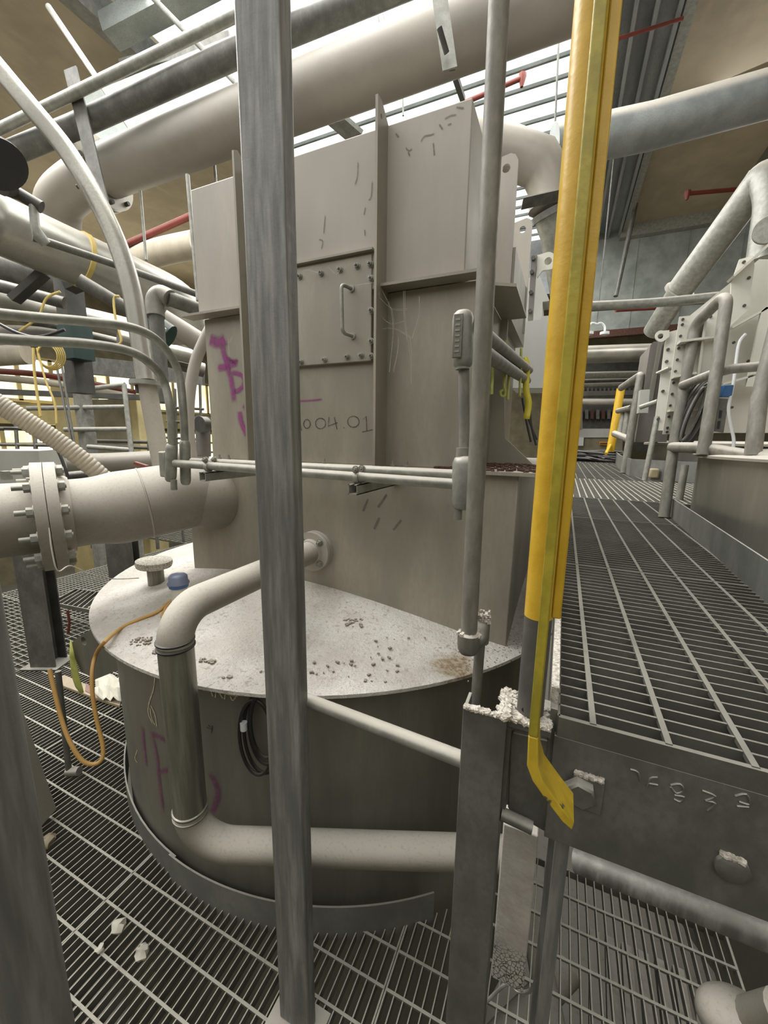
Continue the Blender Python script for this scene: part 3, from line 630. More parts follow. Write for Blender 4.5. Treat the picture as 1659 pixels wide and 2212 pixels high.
# ================================================================ FOREGROUND UPRIGHTS
YP = .668
x0, x1 = UY(554, 1100, YP).x, UY(634, 1100, YP).x; yb = UX(656, 1100, x1).y
p = thing('handrail_post', 'tall weathered galvanised rectangular post in front of the tank', 'post', ((x0+x1)/2, YP, 0))
obj('shaft', bx(bmn(), x0, x1, YP, yb, .006, 2.75), 'galv', p, bevel=.004)
obj('base_plate', bx(bmn(), x0-.03, x1+.03, YP-.03, yb+.03, 0.001, .006), 'steel', p)
ys = .615
s0, s1 = UY(1000, 1527, ys).x, UY(1095, 1557, ys).x; zs = UY(1048, 1543, ys).z
st = thing('channel_upright', 'dark grey channel upright with crumbly dust on its cut top', 'upright', ((s0+s1)/2, ys, 0))
bm = bmn(); prism(bm, [(s0, ys, .002), (s1, ys, .002), (s1, ys+.05, .002), (s1-.006, ys+.05, .002), (s1-.006, ys+.007, .002), (s0+.006, ys+.007, .002), (s0+.006, ys+.05, .002), (s0, ys+.05, .002)], (0, 0, zs-.002)); obj('channel', bm, 'galvd', st, bevel=.0015)
def crumbs(par, x0, x1, y0, y1, z, n, s=.004, nm='dust_crust'):
    bm = bmn()
    for i in range(n):
        k = random.uniform(.5, 1.5)*s; add_box(bm, (random.uniform(x0, x1), random.uniform(y0, y1), z+k*.35), (k*1.6, k*1.3, k), Matrix.Rotation(random.random()*3, 3, 'Z') @ Matrix.Rotation(random.uniform(-.4, .4), 3, 'X'))
    o = obj(nm, bm, 'crumb', par); o['kind'] = 'stuff'; return o
crumbs(st, s0+.002, s1-.001, ys+.001, ys+.007, zs, 90); crumbs(st, s1-.006, s1, ys, ys+.05, zs, 70)
a, b = UY(655, 1508, .715), UY(998, 1641, .64)
tube_thing('brace_tube', [a, b+Vector((.01, 0, 0))], .0145, 'galvl', 'thin galvanised rail sloping between the upright post and the channel upright', 'rail')
# yellow gate stile with round post
cb = UY(1148, 1500, .66); YX, YY_ = cb.x, cb.y; z1 = UY(1150, 1541, .66).z; z2 = zat(YX, YY_, 1330)
yp = thing('guard_post', 'round post painted glossy yellow above a bare grey foot', 'post', (YX, YY_, z1))
obj('foot', tube(bmn(), [(YX, YY_, z1), (YX, YY_, z2)], .0215, 28), 'galvd', yp)
obj('painted_tube', tube(bmn(), [(YX, YY_, z2), (YX, YY_, 2.7)], .0220, 28), 'yellow', yp)
obj('drain_hole', lathe(bmn(), UY(1133, 1533, .642), (0, -1, .1), [(-.004, .0045), (.001, .0045)], 14), 'rubber', yp)
obj('base_plate', bx(bmn(), YX-.045, YX+.035, YY_-.035, YY_+.05, z1-.012, z1), 'galvd', yp, bevel=.001)
crumbs(yp, YX-.05, YX-.012, YY_-.035, YY_+.05, z1, 150); crumbs(yp, YX+.01, YX+.033, YY_-.035, YY_+.02, z1, 50); crumbs(yp, YX-.03, YX+.02, YY_-.035, YY_-.024, z1, 40)
yf = .53
bw = .0135
fl_ = UY(1141, 1590, yf); X0b = fl_.x; X1b = UY(1163, 1590, yf).x
sh = [UY(1138, 1655, yf), UY(1150, 1688, yf), UY(1185, 1738, yf), UY(1215, 1777, yf), UY(1236, 1795, yf), UY(1240, 1780, yf), UY(1226, 1762, yf), UY(1204, 1733, yf), UY(1172, 1688, yf), UY(1163, 1655, yf)]
xt0, xt1 = X0b, X1b
prof = [Vector((xt0, yf, 2.6))]+[Vector((xt0, yf, fl_.z))]+sh+[Vector((xt1, yf, fl_.z)), Vector((xt1, yf, 2.6))]
gs = thing('gate_stile', 'flat greenish yellow bar with a bent worn foot in front of the round yellow post', 'bar', (X0b, yf, sh[4].z))
obj('bar', prism(bmn(), [(xt0, yf, 2.6), (xt0, yf, fl_.z), (xt1, yf, fl_.z), (xt1, yf, 2.6)], (0, .055, 0)), 'olive', gs, bevel=.002)
obj('bent_foot', prism(bmn(), [Vector((xt0, yf, fl_.z))]+sh+[Vector((xt1, yf, fl_.z))], (0, .055, 0)), 'yelfoot', gs, bevel=.002)
obj('stiffener', bx(bmn(), xt1+.002, xt1+.014, yf+.02, yf+.05, fl_.z+.17, 2.6), 'yellow', gs, bevel=.002)
# conduit in front of casing
ct, cbm = UY(1081, -60, .95), UY(1012, 1385, .95)
cu = thing('vertical_conduit', 'long dark galvanised conduit rising in front of the right casing corner', 'conduit', tuple(cbm))
obj('tube', tube(bmn(), [cbm, ct], .0205, 24), 'tube', cu)
k0 = cbm; ax = (ct-cbm).normalized()
obj('end_socket', tube(bmn(), [k0-ax*.035, k0-ax*.03, k0-ax*.02, k0+ax*.022, k0+ax*.026], [.012, .022, .027, .029, .024], 24), 'tube', cu)
el = UY(1040, 1345, 1.0); obj('side_elbow', tube(bmn(), smooth_pts([k0, k0+Vector((.02, .03, 0)), el, el+Vector((0, .002, -.03)), el+Vector((0, 0, -.055))], 4), .022, 18), 'tube', cu)
obj('lower_tube', tube(bmn(), [el+Vector((0, 0, -.03)), UY(1024, 1545, 1.0)+Vector((0, 0, -.1))], .0135, 18), 'tube', cu)
bm = bmn()
for i in range(130):
    a = random.random()*6.28; rr = random.uniform(.018, .027); q = k0+ax*(.02+random.random()*.006)+Vector((math.cos(a)*rr, math.sin(a)*rr, 0)) if i < 60 else el+Vector((random.uniform(-.018, .02), random.uniform(-.02, .015), random.uniform(.008, .03)))
    k = random.uniform(.003, .009); add_box(bm, q, (k*1.4, k, k*.8), Matrix.Rotation(random.random()*3, 3, (1, .5, .7)))
o = obj('dust_crust', bm, 'crumb', cu); o['kind'] = 'stuff'
# left handrail upright, very near, and slanted board
c0 = D(85, 2212, .385)
tube_thing('handrail_upright', [(c0.x, c0.y, .003), (c0.x, c0.y, 2.3)], .0245, 'galv', 'round dark handrail upright very close at the left edge of the photo', 'rail', seg=32)
bm = bmn(); beam(bm, UZ(84, 1784, .03), D(-60, 1380, 1.5), .15, .03, (0, 0, 1)); tag(obj('slanted_board', bm, 'dpipe', bevel=.002), 'pale dusty slanted board standing on the grating behind the left handrail upright', 'board')

# ================================================================ CONDUITS ACROSS THE CASING
YQ = 1.07; SQ = .87
def cond(P, r, label, fil=.05, m='galvl', group=None): return tube_thing('conduit', P, r, m, label, 'conduit', fil, group)
f1a, f1b = UY(378, 1001, YQ), UY(985, 1046, YQ)
cond([f1a, f1b], .0145, 'dusty horizontal conduit across the casing, front one of the pair', 0)
f2a, f2b = UY(415, 997, YQ+.04), UY(995, 1026, YQ+.04)
cond([f2a, f2b], .0145, 'dusty horizontal conduit across the casing, rear one of the pair', 0)
def body(bm, P0, P1, w, d): return beam(bm, P0, P1, w, d, (0, 1, 0))
def fitting(nm, label, top, bot, w, d, m='galvl', stub=None, plate=None):
    t_ = thing(nm, label, 'fitting', tuple(bot)); bm = bmn(); axx = (top-bot); L = axx.length; axx.normalize()
    tube(bm, [bot, bot+axx*.006, bot+axx*.02, top-axx*.02, top-axx*.006, top], [w*.3, w*.43, w*.5, w*.5, w*.43, w*.3], 20); 
    for v in bm.verts: v.co.y = bot.y+(v.co.y-bot.y)*d/w
    obj('body', bm, m, t_); return t_
t_ = fitting('junction_fitting', 'large pear shaped conduit junction at the right end of the horizontal conduits', UY(1008, 985, YQ), UY(1003, 1100, YQ), .074, .06)
obj('collar', lathe(bmn(), UY(999, 1000, YQ), (0, 0, 1), [(0, .018), (.04, .018)], 20), 'galvl', t_)
obj('plug', tube(bmn(), [UY(990, 1098, YQ), UY(989, 1122, YQ)], .011, 14), 'galvl', t_)
bm = bmn(); bx(bm, UY(1010, 1050, YQ).x, UY(1045, 1050, YQ).x, YQ-.03, YQ+.03, UY(1020, 1085, YQ).z, UY(1020, 1000, YQ).z); obj('side_cover', bm, 'galvl', t_, bevel=.008)
cond([UY(1003, 1000, YQ+.01), UY(1002, 770, YQ+.01)], .0145, 'short upright conduit between the two conduit fittings', 0, 'tube')
t_ = fitting('elbow_fitting', 'rounded conduit elbow fitting with raised oval lettering plate', UY(1000, 672, YQ), UY(1000, 795, YQ), .054, .052)
bm = bmn(); q = UY(988, 725, YQ-.034); bx(bm, q.x-.012, q.x+.012, q.y, q.y+.006, q.z-.052, q.z+.052); obj('name_plate', bm, 'tube', t_, bevel=.002)
for i in range(7):
    zz = q.z+.038-.0125*i; obj('raised_letter', bx(bmn(), q.x-.006, q.x+.006, q.y-.0015, q.y+.001, zz-.0025, zz+.0025), 'galvl', t_)
obj('collar', tube(bmn(), [UY(999, 770, YQ), UY(999, 798, YQ)], .018, 18), 'galvl', t_)
c1, c2 = UY(1025, 705, YQ+.02), D(1143, 800, 2.05)
cond([c1, c2], .02, 'upper conduit running back from the elbow fitting beside the casing', 0, 'tube')
c3, c4 = UY(1030, 752, YQ+.04), D(1138, 822, 2.1)
cond([c3, c4], .022, 'lower conduit running back from the elbow fitting beside the casing', 0, 'tube')
for (px, py, lb, ln, cl) in [(1092, 735, 'pale green tape ribbon curling at its end, tied on the upper conduit', 120, True), (1126, 752, 'pale green tape ribbon looped on the conduit nearer its far end', 105, False), (1065, 780, 'short pale green tape end hanging under the lower conduit', 72, False), (1100, 798, 'narrow pale green tape end between two ribbons', 66, False)]:
    dpt = 1.42+(px-1065)*.0062; P = [D(px, py, dpt-.03), D(px-1, py+ln*.3, dpt-.03), D(px-2, py+ln*.6, dpt-.03), D(px-3, py+ln*.85, dpt-.03)]
    if cl: P += [D(px-1, py+ln*.9, dpt-.03), D(px-2, py+ln, dpt-.03), D(px-10, py+ln, dpt-.03), D(px-11, py+ln*.92, dpt-.03), D(px-4, py+ln*.9, dpt-.03)]
    else: P += [D(px-3, py+ln, dpt-.03)]
    strip_obj('tape_ribbon', smooth_pts(P, 3), .011, 'tape', lb, 'ribbon')
strip_obj('warning_tape', smooth_pts([D(1133, 772, 1.95), D(1138, 800, 1.94), D(1136, 840, 1.93), D(1142, 870, 1.93), D(1137, 905, 1.93)], 3), .03, 'tapey', 'bright yellow tape with black marks hanging at the conduit ends', 'ribbon')
for j, (P) in enumerate([[(1128, 860), (1137, 910), (1147, 955)], [(1143, 870), (1148, 920), (1158, 962)], [(1136, 850), (1142, 905), (1160, 950)]]):
    tube_thing('cable', smooth_pts([D(x, y, 2.2+.03*j) for x, y in P], 6), .006, 'rubber', ['black cable left of two behind the yellow tape', 'black cable nearest the yellow post behind the yellow tape', 'thin black cable crossing behind the yellow tape'][j], 'cable')
# strut brackets with clips
for (pxl, pyt, lb, xl) in [(430, 1020, 'open ended strut bracket carrying the conduits, left one', 46), (752, 1046, 'open ended strut bracket carrying the conduits, right one', 46)]:
    a = UY(pxl, pyt, YQ-.03); w = .031; t_ = thing('strut_bracket', lb, 'bracket', tuple(a)); bm = bmn(); zt_ = min(f1a.z, f1b.z); z_ = UY(pxl, pyt, YQ-.03).z
    for k in (0, 1): bx(bm, a.x+k*(w-.003), a.x+k*(w-.003)+.003, YQ-.03, YF, z_-w, z_)
    bx(bm, a.x, a.x+w, YQ-.03, YF, z_-w, z_-w+.003); bx(bm, a.x, a.x+.01, YQ-.03, YF, z_-.003, z_); bx(bm, a.x+w-.01, a.x+w, YQ-.03, YF, z_-.003, z_)
    obj('strut', bm, 'galvl', t_)
    for k, yq in enumerate((YQ, YQ+.04)):
        q = Vector((a.x+.017, yq, z_+.018)); bm = bmn(); lathe(bm, q-Vector((.01, 0, 0)), (1, 0, 0), [(0, .017), (.016, .017)], 20); obj('clip', bm, 'galvl', t_)
        obj('clip_screw', hexbolt(bmn(), q+Vector((0, -.012, .025)), (0, -1, 0), .009, .006, .006, .004), 'galvl', t_)
# left fittings and swept conduits
t_ = fitting('tee_fitting', 'conduit fitting with raised lettering at the left end of the horizontal conduits', UY(371, 958, YQ), UY(368, 1040, YQ), .043, .043)
obj('plug', tube(bmn(), [UY(375, 1036, YQ), UY(376, 1058, YQ)], .012, 14), 'galvl', t_)
obj('cover', bx(bmn(), UY(352, 1000, YQ).x, UY(366, 1000, YQ).x, YQ-.02, YQ+.02, UY(360, 1030, YQ).z, UY(360, 975, YQ).z), 'galvl', t_, bevel=.006)
t_ = fitting('tee_fitting', 'plain conduit fitting behind the left lettered one', UY(399, 950, YQ+.05), UY(401, 1047, YQ+.05), .04, .04)
cond(smooth_pts([UY(372, 960, YQ), UY(367, 880, YQ), UY(352, 820, YQ), D(318, 780, 1.36), D(270, 756, 1.3), D(180, 742, 1.22), D(80, 737, 1.14), D(-60, 728, 1.04)], 8), .0145, 'swept conduit bending down to the left fittings, lower of the pair', 0)
cond(smooth_pts([UY(399, 955, YQ+.05), UY(395, 880, YQ+.05), UY(384, 800, YQ+.05), D(345, 740, 1.42), D(285, 708, 1.34), D(180, 694, 1.24), D(80, 686, 1.15), D(-60, 672, 1.05)], 8), .0145, 'swept conduit bending down to the left fittings, upper of the pair', 0)

# ================================================================ WALKWAY
YC = .642
xa = UY(1186, 1700, YC).x
zc0 = UY(1240, 1832, YC).z; zct = WK-.035
bm_ = thing('edge_beam', 'dark steel channel beam along the near end of the walkway', 'beam', (xa+.5, YC, zc0))
bm = bmn(); XE = 1.3
prism(bm, [(xa, YC, zc0), (xa, YC, zct), (xa, YC+.06, zct), (xa, YC+.06, zct-.008), (xa, YC+.008, zct-.008), (xa, YC+.008, zc0+.008), (xa, YC+.06, zc0+.008), (xa, YC+.06, zc0)], (XE-xa, 0, 0)); obj('channel', bm, 'galvd', bm_, bevel=.001)
q = UY(1243, 1700, YC-.001)
wq = obj('square_washer', bx(bmn(), UY(1235, 1700, YC).x, UY(1304, 1700, YC).x, YC-.008, YC, UY(1290, 1752, YC).z, UY(1290, 1680, YC).z), 'galvd', bm_, bevel=.002)
obj('bolt_head', lathe(bmn(), UY(1253, 1706, YC-.008), (0, -1, 0), [(0, .024), (.014, .024), (.017, .02)], 6), 'galvd', wq)
obj('bolt_head', lathe(bmn(), UY(1580, 1873, YC), (0, -1, 0), [(0, .021), (.006, .021), (.010, .014), (.011, .004)], 28), 'galvd', bm_)
crumbs(bm_, UY(1240, 1700, YC).x, UY(1300, 1700, YC).x, YC-.008, YC-.001, UY(1290, 1680, YC).z, 70, .003); crumbs(bm_, UY(1555, 1850, YC).x, UY(1605, 1850, YC).x, YC-.008, YC, UY(1580, 1848, YC).z, 60, .003)
T = lambda x, y: UY(1000+x/2.517, 1350+y/2.517, YC-.0005)
for s in [[(910, 785), (950, 800), (965, 850)], [(1000, 880), (1020, 835), (1060, 830)], [(1005, 860), (1060, 870)], [(1130, 870), (1180, 865), (1200, 900), (1160, 915), (1130, 880)], [(1150, 925), (1200, 935), (1180, 960), (1145, 945)], [(1300, 900), (1370, 930), (1320, 955)], [(1320, 955), (1370, 970), (1330, 1010)], [(1480, 930), (1540, 920), (1560, 975), (1500, 960)], [(1490, 985), (1555, 990)]]:
    obj('weld_character', tube(bmn(), smooth_pts([T(*p_) for p_ in s], 3), .0017, 6), 'galvd', bm_)
def walk(nm, x0, x1, y0, y1, al, pit, cr, label, clips=()):
    o = obj(nm, grating(x0, x1, y0, y1, WK, al, pit, cr, .035, .004 if pit < .045 else .007, .009, clips), 'grate' if abs(pit-.05) < .001 and cr < .06 else 'grated'); return tag(o, label, 'grating')
XR_ = .60
walk('walkway_grating', .03, XR_, YC+.004, 1.55, 'X', .0315, .1, 'nearest walkway grating panel, resting on the dark edge beam')
walk('walkway_grating', XR_+.004, 1.25, YC+.004, 1.3, 'X', .0315, .1, 'walkway grating panel at the right edge beside the nearest one', [(T2, T2R+.07)])
walk('walkway_grating', .03, .63, 1.555, 2.57, 'X', .0315, .1, 'second walkway grating panel, beyond the nearest one')
walk('walkway_grating', .03, .75, 2.575, 3.5, 'X', .0315, .1, 'third walkway grating panel, reaching the foot of the big railing')
walk('walkway_grating', .03, 2.6, 3.505, 5.3, 'X', .05, .05, 'square meshed walkway grating panel, widening to the right', [(T2, T2R+.05), (Vector((2.6, 7.4, 0)), 1.3)])
walk('walkway_grating', .03, .95, 5.305, 9.2, 'X', .05, .1, 'distant walkway grating panel in front of the black cable heap')
walk('walkway_grating', -.6, 1.6, 9.205, 14, 'X', .08, .1, 'farthest walkway grating panel under the black cable heap')
bm = bmn(); bx(bm, .018, .028, YC+.01, 9, WK-.2, WK+.005); tag(obj('side_beam', bm, 'galvd'), 'steel beam under the left side of the walkway', 'beam')
pts = [D(1226, 1060, 3.4), D(1218, 1190, 1.75), UZ(1212, 1235, WK+.03), UZ(1200, 1340, WK+.02), UZ(1192, 1480, WK+.01)]
bm = bmn(); a = UZ(1209, 1230, WK); beam(bm, (.022, YC+.03, WK+.018), (.022, 2.2, WK+.018), .012, .028); tag(obj('edge_strip', bm, 'crumb'), 'crumbly white dusted strip along the left walkway edge beside the yellow post', 'strip')
# bracket plate beneath the yellow post, sloping dusty member, angles
yk = YC+.012
pts = [(1103, 1590), (1108, 1582), (1184, 1600), (1190, 1612), (1190, 1798), (1182, 1800), (1104, 1756), (1097, 1745)]
cp = thing('connection_plate', 'dark rounded steel plate between the channel upright and the edge beam', 'plate', tuple(UY(1145, 1790, yk)))
obj('plate', prism(bmn(), [UY(x, y, yk) for x, y in pts], (0, .01, 0)), 'galvd', cp, bevel=.002)
obj('lower_bar', tube(bmn(), [UY(1083, 1757, yk-.02), UY(1150, 1788, yk-.02)], .011, 10), 'galvd', cp)
obj('edge_rib', bx(bmn(), UY(1096, 1650, yk).x-.004, UY(1096, 1650, yk).x+.003, yk-.02, yk+.02, UY(1090, 1755, yk).z, UY(1100, 1560, yk).z), 'galvd', cp)
yd = .76
a_, b_ = UY(1127, 1770, yd), UY(1098, 2100, yd); zcr = UY(1098, 1990, yd).z
bm = bmn(); beam(bm, b_, a_, .068, .05, (0, 1, 0)); tag(obj('dusty_strut', bm, 'crack', bevel=.003), 'pale dusty square strut with cracked crust hanging under the connection plate', 'strut')
tube_thing('hook_wire', smooth_pts([UY(1050, 2165, .8), UY(1095, 2125, .8), UY(1120, 2142, .79), UY(1145, 2140, .78), UY(1160, 2110, .78), UY(1163, 2075, .78)], 6), .004, 'galvl', 'bent wire hook under the dusty strut', 'hook', seg=8)
ya = .70
bm = bmn(); xq0, xq1 = UY(1186, 1800, ya).x, UY(1200, 1800, ya).x; bx(bm, xq0, xq1, ya, ya+.006, .003, UY(1190, 1745, ya).z)
bx(bm, xq1, xq1+.006, ya-.03, ya+.006, .003, UY(1190, 1745, ya).z); bx(bm, xq1+.006, xq1+.022, ya-.03, ya-.024, .003, UY(1190, 1745, ya).z); tag(obj('angle_leg', bm, 'galv'), 'narrow galvanised angle leg standing below the bent yellow foot', 'leg')
obj_ = tube_thing('under_rail', [D(1244, 1857, 1.0), D(1760, 2060, .72)], .0275, 'galv', 'thick round rail running under the dark edge beam', 'rail', seg=28)
q = D(1600, 2192, .75)
bm = bmn(); bmesh.ops.create_uvsphere(bm, u_segments=32, v_segments=20, radius=.055, matrix=Matrix.Translation(D(1590, 2210, .8)))
for v in bm.verts: v.co.x = q.x+(v.co.x-q.x)*1.35
tag(obj('dome_cap', bm, 'dpipe'), 'blurred pale rounded cap at the bottom right corner', 'cap')
tube_thing('sloping_pipe', [D(1545, 2225, .86), D(1700, 2190, .72)], .035, 'dpipe', 'pale pipe at the very bottom right corner beside the rounded cap', 'pipe')
# things below the floor grating
bm = bmn()
for k in range(6):
    x = UZ(1250, 2000, -.35).x+k*.055; beam(bm, (x, .6, -.3), (x+.05, 1.5, -.3), .035, .035)
tag(obj('pipe_bank', bm, 'brownpl'), 'bank of dusty pipes below the grating at lower right', 'pipes')
tube_thing('lower_pipe', [(-2.6, 1.0, -.9), (-.1, .2, -.9)], .12, 'brownpl', 'dim pipe below the floor grating at lower left', 'pipe')
tube_thing('lower_duct', [(-.62, .35, -.55), (.2, 1.5, -.55)], .055, 'dpipe', 'pale dusty pipe below the grating between the two uprights', 'pipe')
tube_thing('lower_duct', [(.35, .5, -.45), (.05, 1.6, -.5)], .05, 'dpipe', 'pale dusty pipe below the lower right grating', 'pipe')
bm = bmn(); bx(bm, -3.4, -1.2, .3, 1.1, -1.3, -1.26); tag(obj('lower_shelf', bm, 'brick'), 'dim flat plate below the grating at lower left', 'plate')
# ================================================================ OVERHEAD PIPES
def disc(bm, c, ax, r, th, ri=0): ax = Vector(ax).normalized(); return lathe(bm, Vector(c)-ax*th/2, ax, [(0, r), (th, r)], 40)
v0, v1 = D(230, 372, 3.3), D(1330, -52, 2.2)
vp = thing('vent_pipe', 'very wide pale pipe running overhead from upper left across the photo', 'pipe', tuple(v0)); ax = (v1-v0).normalized()
obj('run', tube(bmn(), [v0, v1], .178, 48), 'ventpipe', vp)
obj('flange', disc(bmn(), v0-ax*.03, ax, .26, .03), 'steell', vp)
b0 = v0-ax*.10
obj('bend', tube(bmn(), smooth_pts([b0, b0-ax*.12, D(135, 430, 3.5), D(125, 475, 3.6), D(140, 565, 3.8)], 6), .175, 40), 'ventpipe', vp)
obj('flange', disc(bmn(), b0, ax, .26, .03), 'steell', vp)
n1 = ax.orthogonal().normalized(); n2 = ax.cross(n1)
for k in range(8):
    a = 2*PI*k/8; obj('bolt', tube(bmn(), [b0-ax*.05+(n1*math.cos(a)+n2*math.sin(a))*.225, v0+ax*.02+(n1*math.cos(a)+n2*math.sin(a))*.225], .017, 8), 'dark', vp)
bm = bmn(); beam(bm, D(152, 148, 2.85), D(222, 440, 2.95), .10, .012, (.3, -1, 0)); tag(obj('hanger_bar', bm, 'galvd'), 'flat grey hanger bar with slanted top beside the pipe flange', 'bar')
tube_thing('overhead_pipe', [D(-60, 365, 3.1), D(165, 272, 3.0), D(505, 118, 2.7), D(900, -45, 2.45)], .074, 'galvd', 'dark grey pipe overhead, between the thin pipe and the very wide one', 'pipe', seg=28)
tube_thing('overhead_pipe', [D(-60, 308, 3.0), D(505, 35, 2.6), D(640, -30, 2.5)], .034, 'galvl', 'thinnest dusty pipe overhead at upper left', 'pipe', seg=20)
tube_thing('overhead_pipe', [D(1195, 318, 4.0), D(1400, 275, 3.9), D(1800, 165, 3.6)], .19, 'bluepipe', 'wide dusty pipe overhead at the right, crossing behind the yellow post', 'pipe', seg=40)
ep = [D(1062, 320, 3.9), D(1100, 330, 3.9), D(1165, 352, 3.9), D(1190, 400, 3.95), D(1190, 450, 4.0)]
el_ = thing('segmented_elbow', 'mitred dusty elbow pipe turning down behind the casing', 'pipe', tuple(ep[-1]))
obj('elbow', tube(bmn(), [D(1010, 305, 3.9)]+ep, .215, 16), 'ventpipe', el_)
obj('down_pipe', tube(bmn(), [ep[-1], D(1203, 500, 4.1), D(1222, 650, 4.5), D(1228, 760, 4.8), D(1229, 930, 4.9)], [.18, .165, .15, .15, .15], 28), 'galvl', el_)
obj('clamp_angle', beam(bmn(), D(1128, 440, 3.75), D(1225, 418, 3.7), .12, .01, (0, .4, 1)), 'galvd', el_)
obj('strap', tube(bmn(), [D(1192, 452, 4.0), D(1195, 466, 4.02)], .19, 24), 'galvd', el_)
bm = bmn(); tube(bm, [D(949, 60, 2.0), D(965, 115, 2.05)], .014, 10); tag(obj('clamp_rod', bm, 'dark'), 'dark threaded rod end under the wide overhead pipe', 'rod')
bm = bmn(); beam(bm, D(945, -40, 2.05), D(972, 150, 2.08), .075, .01, (.3, -1, 0)); tag(obj('hanger_bar', bm, 'galvl'), 'flat pale hanger bar in front of the wide overhead pipe', 'bar')
bm = bmn(); beam(bm, D(965, 110, 2.3), D(1000, 215, 2.9), .035, .03); tag(obj('diagonal_bar', bm, 'galvd'), 'short dark bar sloping from the hanger to the casing top', 'bar')
bm = bmn(); beam(bm, D(700, 235, 4.2), D(775, 300, 4.4), .22, .05); tag(obj('roof_brace', bm, 'galvd'), 'dark steel brace seen between the wide pipe and the casing top', 'brace')
# galvanised overhead duct behind the pipes
a, b = D(180, 292, 4.6), D(1330, -150, 3.5); bm = bmn(); beam(bm, a, b, .12, .62, (0, 0, 1)); tag(obj('overhead_duct', bm, 'sheet'), 'bluish galvanised rectangular duct behind the overhead pipes', 'duct')
for k, (x1_, y1_, x2_, y2_, w, lb) in enumerate([(105, 15, 305, 310, .05, 'pale slanted tube hanging below the roof at upper left'), (325, -10, 520, 190, .045, 'thin dark slanted tube hanging below the roof glazing'), (815, 0, 828, 60, .045, 'short pale tube above the wide overhead pipe')]):
    tube_thing('hanging_tube', [D(x1_, y1_, 3.9), D(x2_, y2_, 3.8)], w/2*1.1, 'galvl' if k != 1 else 'galvd', lb, 'tube')
bm = bmn(); beam(bm, D(235, 70, 4.7), D(500, -70, 4.4), .26, .2); tag(obj('roof_beam', bm, 'sheet'), 'pale grey roof beam crossing the glazing at upper left', 'beam')
bm = bmn(); beam(bm, D(265, 150, 4.7), D(500, 90, 4.5), .1, .14); tag(obj('roof_beam', bm, 'galvd'), 'dark roof beam under the glazing left of the upright post', 'beam')
for k, (x, y, X2, Y2, d, lb) in enumerate([(405, 378, 428, 650, 2.2, 'nearest thin hanging rod left of the casing'), (303, 412, 316, 562, 3.2, 'thin hanging rod ending above the silver pipe'), (463, 350, 467, 402, 3.2, 'short thin rod between wide pipe and casing'), (243, 455, 250, 530, 3.6, 'short pale rod under the wide pipe flange'), (1207, 88, 1196, 335, 4.9, 'long thin rod in front of the glazing'), (870, 195, 871, 250, 5.5, 'short rod in front of the glazing behind the rib'), (1378, 420, 1330, 640, 8.5, 'grey drop tube in front of the end wall sheet')]):
    q = D(x, y, d); tube_thing('hanging_rod', ([Vector((q.x, q.y, CZ+.12))] if k in (4, 5, 6) else [])+[q, D(X2, Y2, d)], .011 if k < 4 else (.045 if k == 6 else .012), 'galvl' if k < 4 else 'galvd', lb, 'rod', seg=8)
for k, (P, r, lb) in enumerate([([(960, 240, 5), (1128, 168, 5)], .03, 'red sprinkler branch in front of the roof glazing'), ([(1485, 418, 7), (1600, 408, 7)], .035, 'red sprinkler branch under the right ceiling'), ([(1330, 85, 4.7), (1475, 40, 4.6)], .02, 'dark red sprinkler pipe across the roof gutter'), ([(262, 533, 5), (415, 465, 5)], .04, 'red pipe behind the hanging rods at the left')]):
    t_ = thing('sprinkler_pipe', lb, 'pipe', tuple(D(*P[0]))); obj('tube', tube(bmn(), [D(*q) for q in P], r, 10), 'red', t_)
    if k < 2: e = D(*P[1 if k == 0 else 0]); obj('sprinkler_head', tube(bmn(), [e+Vector((0, 0, .04)), e, e+Vector((0, 0, -.1))], [.05, .05, .02], 8), 'red', t_)
bm = bmn(); lathe(bm, D(-5, 352, 1.7), (.7, .1, -.75), [(-.12, .02), (-.1, .06), (-.03, .095), (0, .105), (.012, .105)], 32); tag(obj('lamp_hood', bm, 'rubber'), 'black round lamp hood cut by the left edge of the photo', 'lamp')
# big swept pale pipe at the left
sp = thing('swept_pipe', 'tall pale pipe sweeping down from the upper left edge to a round flange', 'pipe', tuple(D(345, 1000, 2.0)))
obj('upper_sweep', tube(bmn(), smooth_pts([D(-60, 80, 1.75), D(-5, 145, 1.78), D(70, 235, 1.8), D(140, 320, 1.83), D(200, 415, 1.86), D(253, 525, 1.9), D(285, 630, 1.93), D(304, 740, 1.96), D(317, 822, 1.98)], 6), [.040+.0001*k for k in range(49)], 24), 'clad', sp)
obj('flange', disc(bmn(), D(318, 829, 1.98), (0, .05, 1), .078, .02), 'galvl', sp)
obj('lower_pipe', tube(bmn(), [D(318, 833, 1.98), D(350, 1010, 2.0)], .042, 24), 'dpipe', sp)
obj('bolt', tube(bmn(), [D(297, 832, 1.96), D(298, 848, 1.96)], .012, 8), 'dark', sp)
tube_thing('ivory_pipe', smooth_pts([D(465, 690, 2.3), D(440, 738, 2.3), D(420, 790, 2.3), D(409, 860, 2.3), D(408, 930, 2.3), D(415, 1000, 2.3)], 6), .031, 'ventpipe', 'ivory pipe curving down just left of the casing', 'pipe', seg=20)
P = smooth_pts([D(-60, 840, 1.55), D(0, 875, 1.6), D(60, 912, 1.66), D(120, 950, 1.73), D(180, 995, 1.8), D(235, 1042, 1.88)], 24)
tube_thing('ribbed_hose', P, [.036+(.003 if k % 3 else 0) for k in range(len(P))], 'hose', 'ribbed ivory hose sloping down behind the wide flange', 'hose', seg=24)
